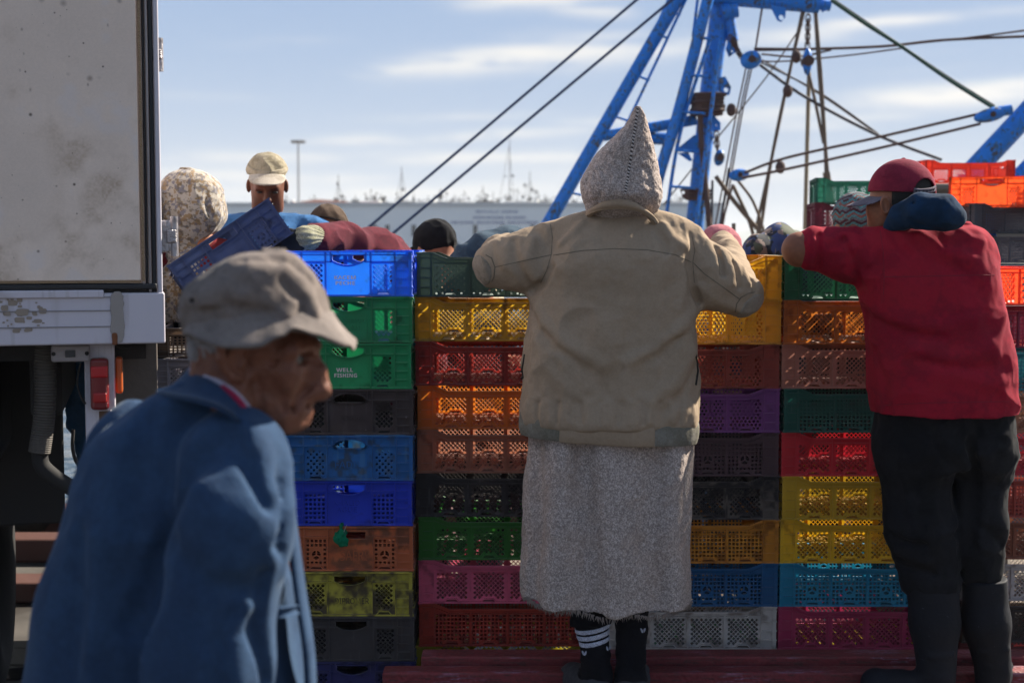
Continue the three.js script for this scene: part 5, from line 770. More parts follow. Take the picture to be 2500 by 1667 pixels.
  { const pts = [[2231, 462], [2245, 464], [2262, 463], [2278, 460], [2284, 456]].map(([x, y]) => { const p = onto(crown0, x, y, 3.95, 4.4); return p.add(V3(0, 0, .002)); }), c = new THREE.CatmullRomCurve3(pts), sh = new THREE.Shape([[-.008, -.0015], [.008, -.0015], [.008, .0015], [-.008, .0015]].map(p => new THREE.Vector2(...p))); const st = world(cw, 'strap', tube(pts, .0045, 20, 6), pale); const st2 = world(cw, 'strap', tube(pts.map(p => p.clone().add(V3(0, -.008, 0))), .0045, 20, 6), pale); for (let i = 0; i < 6; i++) { const p = c.getPoint(.1 + i * .14), g = new THREE.SphereGeometry(.0025, 6, 5); g.translate(p.x, p.y - .004, p.z + .004); world(st, 'strap_hole', g, black); } }
  // trousers and rubber boots
  const tr = floft(rows([[990, 2146, 2474, .15], [1040, 2145, 2472, .155], [1090, 2150, 2468, .15], [1130, 2168, 2452, .12]], 4.24, .15, 2.4));
  const lL = Q2(4.24, [[2232, 1120], [2250, 1290], [2275, 1410], [2283, 1520, 4.22], [2288, 1640, 4.2]]), lR = Q2(4.26, [[2395, 1120], [2392, 1280], [2395, 1390], [2408, 1520], [2425, 1650]]);
  const tL = fchain(lL.slice(0, 3), [.098, .100, .090], .03), tR = fchain(lR.slice(0, 3), [.090, .080, .066], .03);
  const tr0 = (x, y, z) => { const L = tL(x, y, z), R = tR(x, y, z); return smin(tr(x, y, z), smin(L, R, .012), .09); };
  const trF = sub(sub(tr0, folds([[QS(tr0, [[2371, 1080], [2376, 1180], [2372, 1330]]), .03, .018], [QS(tr0, [[2270, 1050], [2300, 1110], [2350, 1170]]), .010, .016], [QS(tr0, [[2300, 1040], [2335, 1100], [2368, 1140]]), -.008, .016], [QS(tr0, [[2180, 1310], [2250, 1330], [2340, 1300]]), .014, .014], [QS(tr0, [[2195, 1345], [2260, 1370], [2345, 1350]]), -.014, .014], [QS(tr0, [[2205, 1380], [2270, 1400], [2350, 1400]]), .012, .012], [QS(tr0, [[2380, 1280], [2420, 1300], [2450, 1330]]), .012, .013], [QS(tr0, [[2375, 1320], [2420, 1345], [2455, 1360]]), -.010, .012], [QS(tr0, [[2200, 1100], [2215, 1200], [2230, 1290]]), -.006, .02], [QS(tr0, [[2390, 1040], [2386, 1150], [2380, 1250]]), .008, .014]])), (x, y, z) => warp(.010, 12, 21)(x, y, z) + crumple(.011, 11, 11)(x, y, z));
  world(o, 'trousers', meshSDF(trF, bounds(Q2(4.25, [[2130, 985], [2490, 1460], [2300, 1200, 4.05], [2300, 1200, 4.44]]), .04), .007, { uv: .5 }), black);
  const rub = new THREE.MeshPhysicalMaterial({ map: tex(512, 512, (u, v) => { const n = tfbm(u, v, 6, 521, 5), s = tnoise(u, v, 90, 523), f = tnoise(u, v, 40, 527); let c = lum([.085, .093, .118], .85 + .35 * n); return mixc(c, [.30, .32, .36], .7 * sstep(.93, .97, s) * sstep(.5, .7, f)); }), roughness: .72, specularIntensity: .35, bumpMap: bumpNoise, bumpScale: .006 });
  const boot = (p, toe, r) => { const a = p[2], b = p[3], c = p[4].clone().setY(STEP + .10), h = p[4].clone().setY(STEP + .048), topY = P(0, 1424, 4.2).y; const sh = fchain([V3(a.x, topY + .05, a.z), b, c], r, .03), ft = fchain([h, h.clone().add(toe.clone().multiplyScalar(.6)), h.clone().add(toe)], [.05, .046, .048], .02); return sub((x, y, z) => smax(smax(smin(sh(x, y, z), ft(x, y, z), .03), y - topY - (x - a.x) * .06, .004), STEP + .003 - y, .006), folds([[[c.clone().add(V3(-.06, .03, .05)), c.clone().add(V3(0, .02, .07)), c.clone().add(V3(.06, .035, .05))], .006, .008], [[c.clone().add(V3(-.06, .06, .05)), c.clone().add(V3(.06, .07, .05))], -.005, .01]])); };
  const bl = boot(lL, V3(-.17, -.002, -.06), [.085, .072, .058]), brt = boot([lR[0], lR[1], V3(lR[2].x + .012, lR[2].y, lR[2].z), lR[3], lR[4]], V3(.07, -.002, -.15), [.066, .070, .056]);
  const bm = world(o, 'boot', meshSDF(bl, bounds(Q2(4.22, [[2195, 1400], [2380, 1560], [2120, 1740], [2300, 1740, 4.06], [2300, 1740, 4.4]]), .06), .006, { uv: .4 }), rub); const bm2 = world(o, 'boot', meshSDF(brt, bounds(Q2(4.24, [[2330, 1350], [2540, 1740], [2430, 1740, 4.5], [2430, 1740, 4.1]]), .06), .006, { uv: .4 }), rub);
}
// ---------------------------------------------------------------- old man passing in front
{
  const d = 2.15, base = P(480, 1500, 2.16); base.y = 0;
  const o = thing('person', 'elderly man in grey bucket hat and blue jacket walking past', 'person', base);
  const blue = cloth('#2b3f58', '#263850', 601, { fine: .05, per: 5, sheen: .5, sc: '#a9b8c8' }), hatM = cloth('#6e645e', '#615853', 603, { fine: .06, per: 5 }), skn = new THREE.MeshPhysicalMaterial({ map: skinTex('#6f4635', '#60392a', 605), roughness: .5, bumpMap: bumpNoise, bumpScale: .004, specularIntensity: .5 });
  const S = 1 / FPX * d, c0 = P(600, 830, d); const at = (px, py, dz = 0, dd = d) => P(px, py, dd).add(V3(0, 0, dz));
  const both = (f) => [f(1), f(-1)];
  // head
  const cran = fell(at(610, 792), .092, .086, .073), faceB = fell(at(678, 885), .050, .076, .054, [0, 0, .22]);
  const head0 = funion([cran, faceB, ...both(s => fcap(at(598, 948, s * .046), at(698, 1014, s * .02), .028, .022)), fell(at(708, 1016), .020, .017, .026), fell(at(721, 985), .017, .026, .026), fcap(at(560, 900, .0), at(530, 1070), .060, .058), fcap(at(640, 985), at(548, 1060), .03, .03)], .03);
  const features = funion([fchain([at(759, 868), at(772, 905), at(779, 945)], [.010, .013, .0165], .01), fell(at(781, 957), .016, .012, .014), ...both(s => fell(at(754, 958, s * .013), .013, .010, .009))], .012);
  const brow = funion(both(s => fcap(at(759, 846, s * .014), at(724, 846, s * .052), .012, .013)), .02), lips = funion([fell(at(738, 976), .013, .0075, .018), fell(at(737, 1003), .011, .008, .016)], .004), cheek = funion(both(s => fell(at(708, 905, s * .045), .024, .024, .018)), .02);
  const headC = funion([head0, cheek, brow], .022);
  const sockets = both(s => fell(at(750, 870, s * .034), .018, .008, .016)), dent = folds([...both(s => [[at(754, 945, s * .022), at(736, 965, s * .034), at(724, 995, s * .036)], 0.0090, 0.0048]), [[at(686, 1000, .055), at(676, 960, .06), at(686, 930, .06)], 0.0060, 0.0096], [[at(750, 990, .02), at(728, 990, .026), at(716, 992, .03)], 0.0090, 0.0036], [[at(640, 930, .06), at(650, 980, .055), at(640, 1020, .05)], 0.0090, 0.0096], [[at(560, 950, .06), at(545, 1000, .06), at(530, 1050, .062)], -0.0090, 0.0072], [[at(600, 990, .05), at(585, 1040, .055)], -0.0090, 0.0080], [[at(698, 870, .056), at(686, 880, .06), at(676, 876, .062)], 0.0045, 0.0040], [[at(711, 1030, .02), at(721, 1022, .01)], 0.0045, 0.0048], [[at(676, 950, .06), at(701, 965, .05), at(706, 990, .042)], 0.0060, 0.0056]]);
  const headF = sub(sub((x, y, z) => { let v = headC(x, y, z); v = smin(v, features(x, y, z), .012); v = smin(v, lips(x, y, z), .008); for (const s of sockets) v = smax(v, -s(x, y, z), .014); return v; }, dent), (x, y, z) => (fbm3(x * 60, y * 60, z * 60, 3) - .5) * .005 + crumple(.0018, 45, 5)(x, y, z));
  const earF = funion([fchain([at(612, 838, .070), at(604, 820, .082), at(586, 818, .089), at(571, 836, .093), at(568, 862, .092), at(576, 888, .087), at(592, 908, .081), at(606, 912, .074)], [.005, .006, .0065, .007, .007, .0065, .0075, .006], .004), fell(at(594, 864, .075), .017, .034, .006, [0, .35, .2]), fcap(at(614, 868, .072), at(610, 884, .076), .006, .005), fchain([at(600, 838, .082), at(586, 852, .084), at(584, 880, .082)], [.0035, .004, .003], .003)], .004);
  const eyeM = stdM('#6f675f', .35);
  const bodyT = floft(rows([[1090, 340, 580, .07], [1200, 280, 600, .10], [1500, 220, 620, .12], [1700, 220, 620, .12], [2000, 230, 610, .11]], 2.17, .11, 2.2));
  const legs = funion([fchain([V3(base.x - .07, .92, base.z - .06), V3(base.x - .10, .5, base.z - .05), V3(base.x - .14, .09, base.z - .02)], [.085, .058, .042], .02), fchain([V3(base.x + .07, .92, base.z + .05), V3(base.x + .12, .5, base.z + .05), V3(base.x + .10, .09, base.z + .06)], [.085, .058, .042], .02)], .02);
  const handR = fhand(P(440, 1990, 2.06), V3(.25, -.95, 0).normalize(), V3(0, 0, -1), V3(.95, .25, 0), .95, .35), handL = fhand(P(300, 2010, 2.36), V3(.2, -.97, 0).normalize(), V3(0, 0, 1), V3(.97, .2, 0), .95, .35);
  const all = (x, y, z) => smin(smin(smin(headF(x, y, z), earF(x, y, z), .006), bodyT(x, y, z), .04), legs(x, y, z), .03);
  world(o, 'body', merge([meshSDF(all, [base.x - .3, .05, base.z - .2, base.x + .32, P(0, 1090, d).y, base.z + .2], .016), meshSDF(all, bounds([at(445, 700, -.1), at(815, 1090, .11)], .02), .0036), meshSDF(handR, bounds([P(440, 1990, 2.06)], .2), .006), meshSDF(handL, bounds([P(300, 2010, 2.36)], .2), .006)]), skn);
  for (const s of [1, -1]) { const g = new THREE.SphereGeometry(.0092, 14, 10), p = at(731, 872, s * .031); g.translate(p.x, p.y, p.z); const e = world(o, 'eye', g, eyeM); const ir = new THREE.SphereGeometry(.005, 10, 8); ir.translate(p.x + .0056, p.y, p.z + s * .001); world(e, 'iris', ir, stdM('#1c130d', .25)); }
  { const hr = hairM('#9d9694'), hairF = sub((x, y, z) => smax(smin(cran(x, y, z), fcap(at(556, 850), at(540, 885), .047, .045)(x, y, z), .03) - .003, smax(smax(x - at(572, 0).x - (y - at(0, 830).y) * .1, at(0, 885).y + (x - at(480, 0).x) * .18 - y, .01), y - at(0, 790).y, .008), .01), (x, y, z) => (fbm3(x * 110, y * 50, z * 110, 3) - .5) * .016); world(o, 'hair', meshSDF(hairF, bounds([at(450, 780, -.09), at(590, 920, .09)], .02), .0045, { uv: .08 }), hr); const brw = sub(funion(both(s => fchain([at(765, 846, s * .016), at(749, 838, s * .034), at(728, 842, s * .05)], [.004, .0055, .003], .004)), .002), (x, y, z) => (vnoise(x * 300, y * 300, z * 300) - .5) * .004); world(o, 'eyebrow', meshSDF(brw, bounds([at(735, 830, -.06), at(790, 855, .06)], .012), .003), hr); }
  const at0 = P(0, 802, d).y;
  // bucket hat: crown and a soft brim pulled down at the front
  const cr = floft([[612, 642, 694, .022], [620, 588, 716, .045], [640, 540, 738, .066], [667, 503, 757, .080], [700, 466, 775, .088], [735, 447, 790, .090], [771, 442, 802, .090], [800, 447, 796, .088]].map(([py, l, r, b]) => { const L = P(l, py, d), R = P(r, py, d); return [L.y, (L.x + R.x) / 2, -d, (R.x - L.x) / 2, b, 2.1]; }));
  const hf = folds([[QS(cr, [[600, 640], [640, 632], [680, 640]], 1.8, 2.4), .007, .010], [QS(cr, [[610, 655], [650, 662], [690, 655]], 1.8, 2.4), -.006, .010], [QS(cr, [[690, 690], [730, 735], [742, 780]], 1.8, 2.4), .008, .009], [QS(cr, [[700, 660], [750, 720], [770, 775]], 1.8, 2.4), -.007, .010], [QS(cr, [[720, 740], [700, 770]], 1.8, 2.4), -.006, .010], [QS(cr, [[480, 760], [560, 745], [660, 760]], 1.8, 2.4), .006, .010], [QS(cr, [[500, 730], [580, 718], [650, 735]], 1.8, 2.4), -.004, .014], [QS(cr, [[455, 770], [470, 740]], 1.8, 2.4), .005, .012], [QS(cr, [[660, 625], [720, 650], [755, 690]], 1.8, 2.4), .005, .009]]);
  const hat = sub(sub((x, y, z) => smax(cr(x, y, z), at0 - y, .003), hf), (x, y, z) => warp(.012, 20, 31)(x, y, z) + crumple(.010, 16, 31)(x, y, z));
  const hg = world(o, 'bucket_hat', meshSDF(hat, bounds([at(430, 600, -.1), at(815, 815, .1)], .02), .0042, { uv: .5 }), hatM);
  { // brim as a thick wavy ring; angle 0 is the front
    const N = 120, M = 8, pos = [], idx = [], cx = at(625, 0).x, cz = -d, yb = at(0, 790).y; const prof = [[0, 858, .146], [22, 832, .152], [40, 803, .130], [55, 793, .122], [66, 814, .126], [80, 832, .126], [100, 826, .122], [125, 820, .120], [150, 812, .118], [180, 804, .118]];
    const lk = (a) => { a = Math.abs(a); let i = 0; while (i < prof.length - 2 && prof[i + 1][0] < a) i++; const t = sm(clamp((a - prof[i][0]) / (prof[i + 1][0] - prof[i][0]))); return [mix(prof[i][1], prof[i + 1][1], t), mix(prof[i][2], prof[i + 1][2], t)]; };
    for (let side = 0; side < 2; side++) for (let i = 0; i < N; i++) { const deg = -180 + i * 360 / N, a = deg * Math.PI / 180, [py, ro] = lk(deg), yo = at(0, py).y, inx = Math.cos(a) * (Math.cos(a) > 0 ? .112 : .113), inz = Math.sin(a) * .088, ox = Math.cos(a) * ro, oz = Math.sin(a) * Math.min(ro + .008, .130); for (let j = 0; j <= M; j++) { const t = j / M; let x = cx + mix(inx, ox, t), z = cz + mix(inz, oz, t), y = mix(yb + .020, yo, Math.pow(t, .85)) + .004 * Math.sin(a * 5 + t * 2) * t; if (side) { x -= Math.cos(a) * .004; z -= Math.sin(a) * .004; y -= .0035; } pos.push(x, y, z); } }
    const st = M + 1, off = N * st; for (let i = 0; i < N; i++) { const n = (i + 1) % N; for (let j = 0; j < M; j++) { const a = i * st + j, b = n * st + j; idx.push(a, b, a + 1, b, b + 1, a + 1, off + a, off + a + 1, off + b, off + b, off + a + 1, off + b + 1); } const a = i * st + M, b = n * st + M; idx.push(a, b, off + a, b, off + b, off + a); }
    let g = new THREE.BufferGeometry(); g.setAttribute('position', new THREE.Float32BufferAttribute(pos, 3)); g.setIndex(idx); g.computeVertexNormals(); world(hg, 'brim', boxUV(g, .5), new THREE.MeshPhysicalMaterial({ ...{}, map: hatM.map, bumpMap: weaveB, bumpScale: .0012, roughness: .95, side: THREE.DoubleSide })); }
  for (const [px, py] of [[553, 709], [469, 733]]) { const p = onto(cr, px, py, 1.9, 2.3), g = new THREE.TorusGeometry(.0055, .0022, 6, 14); g.translate(p.x, p.y, p.z + .003); const e = world(hg, 'eyelet', g, stdM('#6d625c', .5)); const h = new THREE.SphereGeometry(.0052, 10, 6); h.scale(1, 1, .5); h.translate(p.x, p.y, p.z + .002); world(e, 'eyelet_hole', h, stdM('#1c1816', 1)); }
  // jacket
  const tor = floft(rows([[930, 440, 560, .06, 2.16], [962, 385, 592, .085, 2.17], [1000, 322, 615, .11], [1060, 250, 636, .13], [1160, 206, 650, .145], [1290, 165, 662, .155], [1400, 128, 690, .16], [1503, 96, 712, .165], [1666, 70, 728, .17], [1900, 62, 735, .17]], 2.19, .15, 2.3));
  const armF = fchain([at(560, 1132, 0, 2.06), at(572, 1300, 0, 2.01), at(505, 1620, 0, 1.98), at(460, 1900, 0, 2.0)], [.080, .082, .078, .062], .04), armB = fchain([at(330, 1110, 0, 2.3), at(230, 1560, 0, 2.34), at(290, 1920, 0, 2.36)], [.08, .075, .06], .04);
  const oj0 = funion([tor, armF, armB], .02);
  const of2 = folds([[QS(oj0, [[560, 1065], [480, 1130], [440, 1200], [400, 1350], [330, 1520]], 1.6, 2.6), .030, .020], [QS(oj0, [[610, 1060], [640, 1110], [655, 1200]], 1.6, 2.6), -.012, .016], [QS(oj0, [[560, 1080], [600, 1130], [640, 1240]], 1.6, 2.6), .010, .014], [QS(oj0, [[470, 1180], [520, 1240], [600, 1260]], 1.6, 2.6), -.010, .022], [QS(oj0, [[430, 1330], [520, 1420], [590, 1430]], 1.6, 2.6), .010, .022], [QS(oj0, [[600, 1480], [560, 1540], [575, 1660]], 1.6, 2.6), -.014, .016], [QS(oj0, [[575, 1500], [540, 1560], [545, 1660]], 1.6, 2.6), .012, .014], [QS(oj0, [[640, 1400], [610, 1530], [640, 1660]], 1.6, 2.6), .012, .014],
    [QS(oj0, [[300, 1060], [270, 1200], [240, 1400], [220, 1660]], 1.6, 2.6), -.010, .024], [QS(oj0, [[360, 1040], [340, 1200], [320, 1400]], 1.6, 2.6), .008, .022], [QS(oj0, [[200, 1300], [180, 1480], [170, 1660]], 1.6, 2.6), .010, .02], [QS(oj0, [[690, 1130], [700, 1250], [690, 1400]], 1.6, 2.6), -.008, .014], [QS(oj0, [[680, 1180], [672, 1330], [690, 1480]], 1.6, 2.6), .010, .012]]);
  const jk = sub(sub(oj0, of2), (x, y, z) => warp(.018, 9, 41, [1, .6, 1])(x, y, z) + crumple(.016, 7, 17, [1, .7, 1])(x, y, z));
  world(o, 'jacket', meshSDF(jk, bounds([at(40, 930, 0, 2.2), at(770, 1930, 0, 2.2), at(400, 1300, 0, 1.83), at(400, 1300, 0, 2.46)], .03), .008, { uv: .6 }), blue);
  ribbon(o, [at(500, 900, 0, 2.27), at(462, 905, 0, 2.20), at(474, 915, 0, 2.12), at(520, 936, 0, 2.075), at(565, 968, 0, 2.065), at(602, 1008, 0, 2.075), at(620, 1045, 0, 2.10)], [at(450, 940, 0, 2.32), at(385, 958, 0, 2.2), at(410, 966, 0, 2.08), at(480, 978, 0, 2.02), at(532, 995, 0, 2.005), at(572, 1020, 0, 2.01), at(610, 1062, 0, 2.04)], .008, 'collar', blue);
  world(o, 'shirt_collar', tube([at(468, 904, 0, 2.16), at(490, 915, 0, 2.11), at(530, 934, 0, 2.085), at(572, 962, 0, 2.075), at(606, 1002, 0, 2.085), at(624, 1042, 0, 2.105)], .0065, 40, 8), cloth('#b8b2c0', '#a29cab', 611)); world(o, 'scarf_edge', tube([at(540, 945, 0, 2.07), at(575, 972, 0, 2.062), at(603, 1010, 0, 2.07), at(620, 1048, 0, 2.09)], .0055, 30, 8), cloth('#a02b4a', '#8a2340', 613));
  // open front edge and pocket at the lit side
  ribbon(o, [at(690, 1150, 0, 2.14), at(704, 1290, 0, 2.12), at(722, 1440, 0, 2.10), at(745, 1600, 0, 2.09), at(750, 1800, 0, 2.1)], [at(700, 1160, 0, 2.19), at(716, 1290, 0, 2.18), at(738, 1440, 0, 2.17), at(760, 1600, 0, 2.16), at(764, 1800, 0, 2.16)], .008, 'front_edge', blue);
  ribbon(o, [at(655, 1488, 0, 2.03), at(680, 1484, 0, 2.025), at(712, 1480, 0, 2.05), at(728, 1476, 0, 2.09)], [at(652, 1508, 0, 2.03), at(680, 1506, 0, 2.03), at(712, 1502, 0, 2.055), at(728, 1498, 0, 2.09)], .006, 'pocket_flap', blue);
  const tro = sub(funion([legs], .02), (x, y, z) => -.022); world(o, 'trousers', meshSDF(tro, [base.x - .35, .06, base.z - .25, base.x + .35, 1.05, base.z + .25], .014), cloth('#2c2f36', '#24262c', 621));
  for (const [x, z] of [[-.14, -.02], [.10, .06]]) { const s = (X, Y, Z) => smax(fchain([V3(base.x + x - .02, .05, base.z + z), V3(base.x + x + .16, .04, base.z + z - .03)], [.05, .042], .02)(X, Y, Z), .003 - Y, .004); world(o, 'shoe', meshSDF(s, bounds([V3(base.x + x + .07, .05, base.z + z)], .2), .012), stdM('#211c19', .6)); }
}
// ---------------------------------------------------------------- workers behind the crates
// a head in its own frame (face towards +z, centre of the skull at the origin), turned by yaw and pitch
function fhead(c, yaw, pitch, s = 1) {
  const m = new THREE.Matrix4().makeRotationFromEuler(new THREE.Euler(pitch, yaw, 0, 'YXZ')).elements, v = (x, y, z) => V3(x, y, z);
  const sk = funion([fell(v(0, .02, -.01), .073, .088, .092), fell(v(0, -.05, .028), .066, .072, .058), fcap(v(-.036, -.098, .03), v(.036, -.098, .03), .026, .026), fcap(v(0, -.06, -.03), v(0, -.17, -.05), .052, .058), fcap(v(-.03, .005, .075), v(.03, .005, .075), .014, .014)], .03);
  const nose = funion([fcap(v(0, -.005, .088), v(0, -.04, .102), .009, .013), fell(v(0, -.047, .097), .017, .009, .011)], .01), lips = fell(v(0, -.078, .082), .022, .009, .010), eyes = [-1, 1].map(q => fell(v(q * .03, -.014, .09), .016, .010, .014)), ears = [-1, 1].map(q => fell(v(q * .077, -.015, -.005), .010, .03, .017, [0, q * .3, 0]));
  return (x, y, z) => { x = (x - c.x) / s; y = (y - c.y) / s; z = (z - c.z) / s; const X = m[0] * x + m[1] * y + m[2] * z, Y = m[4] * x + m[5] * y + m[6] * z, Z = m[8] * x + m[9] * y + m[10] * z; let d = sk(X, Y, Z); d = smin(d, nose(X, Y, Z), .012); d = smin(d, lips(X, Y, Z), .008); for (const e of eyes) d = smax(d, -e(X, Y, Z), .012); for (const e of ears) d = smin(d, e(X, Y, Z), .006); return d * s; };
}
const workerSkin = {}, workerTrousers = cloth('#23262c', '#1d2025', 740);
const PAL = STEP + .002;
function worker({ label, H, yaw = 0, pitch = .5, lean = [0, -.22], coat, coat2, legs = '#23262c', skinHex = ['#8a5a43', '#744833'], reach = [-.05, .05], seed = 1, extra = [], armY = -.34, cell = .014, shoulder = .19, pts = [] }) {
  const o = thing('person', label, 'person', V3(H.x + lean[0] * 1.6, PAL, H.z + lean[1] * 1.8));
  const N = H.clone().add(V3(lean[0] * .35, -.17, lean[1] * .35)), hip = V3(H.x + lean[0] * 1.6, Math.max(PAL + .82, H.y - .78), H.z + lean[1] * 1.8), k1 = V3(hip.x - .09, PAL + .45, hip.z + .04), k2 = V3(hip.x + .09, PAL + .45, hip.z + .04), f1 = V3(hip.x - .11, PAL + .07, hip.z), f2 = V3(hip.x + .11, PAL + .07, hip.z);
  const sL = N.clone().add(V3(-shoulder, -.06, 0)), sR = N.clone().add(V3(shoulder, -.06, 0)), hL = V3(H.x - .15 + reach[0], H.y + armY, H.z + .20), hR = V3(H.x + .15 + reach[1], H.y + armY, H.z + .20), eL = sL.clone().lerp(hL, .5).add(V3(-.07, -.07, 0)), eR = sR.clone().lerp(hR, .5).add(V3(.07, -.07, 0));
  const head = fhead(H, yaw, pitch), skn = workerSkin[skinHex[0]] ??= new THREE.MeshPhysicalMaterial({ map: skinTex(...skinHex, 700), roughness: .55, specularIntensity: .5 });
  const torso = funion([fcap(N.clone().add(V3(-shoulder * .55, -.07, 0)), N.clone().add(V3(shoulder * .55, -.07, 0)), .085, .085), fcap(N.clone().add(V3(-.05, -.12, 0)), hip.clone().add(V3(-.06, 0, 0)), .125, .125), fcap(N.clone().add(V3(.05, -.12, 0)), hip.clone().add(V3(.06, 0, 0)), .125, .125)], .06);
  const arms = [fchain([sL, eL, hL], [.068, .055, .042], .03), fchain([sR, eR, hR], [.068, .055, .042], .03)], leg = [fchain([hip.clone().add(V3(-.09, -.02, 0)), k1, f1], [.10, .075, .06], .03), fchain([hip.clone().add(V3(.09, -.02, 0)), k2, f2], [.10, .075, .06], .03)];
  const hd = (p, e, s) => fhand(p.clone().lerp(e, .0), p.clone().sub(e).normalize(), V3(0, -1, 0), V3(s, 0, 0), .95, .5);
  const bodyF = funion([(x, y, z) => torso(x, y, z) + .02, ...arms.map(a => (x, y, z) => a(x, y, z) + .014), ...leg.map(a => (x, y, z) => a(x, y, z) + .015), fcap(H.clone().add(V3(lean[0] * .1, -.06, lean[1] * .2)), N, .05, .055)], .03), neck = fcap(H.clone().add(V3(lean[0] * .1, -.06, lean[1] * .2)), N, .05, .055), all = (x, y, z) => smin(neck(x, y, z), head(x, y, z), .02);
  world(o, 'body', merge([meshSDF(bodyF, bounds([H, f1, f2, hL, hR, eL, eR, hip], .14), .032), meshSDF(all, bounds([H], .16), .0075), meshSDF(hd(hL, eL, 1), bounds([hL], .17), .011), meshSDF(hd(hR, eR, -1), bounds([hR], .17), .011)]), skn);
  const coatM = coat2.isMaterial ? coat2 : cloth(coat, coat2, 720 + seed, { fine: .06 }), jk = sub(funion([(x, y, z) => torso(x, y, z) - .012, ...arms.map(a => (x, y, z) => a(x, y, z) - .010), ...extra], .045), (x, y, z) => crumple(.022, 8, seed * 3.1)(x, y, z));
  world(o, 'jacket', meshSDF(jk, bounds([N, hip, hL, hR, eL, eR, sL, sR, ...pts], .16), cell, { uv: .5 }), coatM);
  world(o, 'trousers', meshSDF(sub(funion(leg.map(a => (x, y, z) => a(x, y, z) - .01), .03), crumple(.02, 8, seed)), bounds([hip, f1, f2], .16), .03), workerTrousers);
  for (const f of [f1, f2]) world(o, 'boot', meshSDF((x, y, z) => smax(fcap(V3(f.x, PAL + .06, f.z - .03), V3(f.x, PAL + .05, f.z + .14), .058, .052)(x, y, z), PAL - y, .005), bounds([f], .24), .024), stdM('#1a1c20', .6));
  return { o, head, N };
}
function cap(o, H, yaw, pitch, mat, kind, parts = {}) {
  const q = new THREE.Matrix4().makeRotationFromEuler(new THREE.Euler(pitch, yaw, 0, 'YXZ')).elements, loc = (f) => (x, y, z) => { x -= H.x; y -= H.y; z -= H.z; return f(q[0] * x + q[1] * y + q[2] * z, q[4] * x + q[5] * y + q[6] * z, q[8] * x + q[9] * y + q[10] * z); };
  const crown = fell(V3(0, .035, -.008), .086, .088, .104), cut = parts.cut ?? (kind === 'beanie' ? -.02 : .036), lift = parts.lift ?? 0;
  const f = loc(sub((x, y, z) => smax(crown(x, y, z), cut - y + (z > 0 ? -.10 : .12) * z, .006), crumple(.008, 14, 3)));
  const m = world(o, kind === 'beanie' ? 'knitted_cap' : 'cap', meshSDF(f, bounds([H.clone().add(V3(0, .03, 0))], .15), .0055, { uv: .3 }), mat);
  if (kind === 'visor' || kind === 'bill') { const b = loc((x, y, z) => { const Y = y - .046 - lift + Math.pow(x / .08, 2) * .02 + Math.max(0, z - .09) * .28; return smax(smax(Math.hypot(x / .075, (z - .085) / .085) * .075 - .075, Math.abs(Y) - .004, .003), -crown(x, y, z) - .003, .002); }); world(m, 'bill', meshSDF(b, bounds([H.clone().add(V3(0, .02, .1).applyEuler(new THREE.Euler(pitch, yaw, 0, 'YXZ')))], .13), .0045, { uv: .3 }), parts.bill ?? mat); }
  if (kind === 'visor') { const bnd = loc((x, y, z) => smax(Math.abs(crown(x, y, z)) - .004, Math.abs(y - .048 - lift) - .011, .003)); world(m, 'band', meshSDF(bnd, bounds([H.clone().add(V3(0, .03, 0))], .15), .005, { uv: .3 }), parts.band ?? mat); }
  return m;
}
{ // man in the pale cap and blue shirt
  const H = P(652, 446, 5.85), w = worker({ label: 'man in pale peaked cap and light blue shirt behind the tilted navy crate', H, yaw: .16, pitch: .34, lean: [0, -.06], coat: '#3b6592', coat2: '#335a85', seed: 3, skinHex: ['#6a4231', '#583526'], cell: .010, armY: -.5, shoulder: .2 });
  cap(w.o, H, .16, .34, cloth('#8f8672', '#7c735f', 751, { per: 12 }), 'visor', { cut: .052, lift: .018, bill: cloth('#a89f92', '#958c7f', 753), band: cloth('#9a907c', '#877d6a', 755) });
  const em = stdM('#17100c', .4), eu = new THREE.Euler(.34, .16, 0, 'YXZ'), put = (g, x, y, z, n) => { g.translate(x, y, z); g.applyMatrix4(new THREE.Matrix4().makeRotationFromEuler(eu)); g.translate(H.x, H.y, H.z); world(w.o, n, g, em); };
  for (const s of [-1, 1]) { const e = new THREE.SphereGeometry(.5, 10, 8); e.scale(.024, .009, .012); put(e, s * .031, -.015, .086, 'eye'); }
  { const b = new THREE.CapsuleGeometry(.006, .036, 3, 6); b.rotateZ(Math.PI / 2); put(b, 0, -.066, .088, 'moustache'); }
}
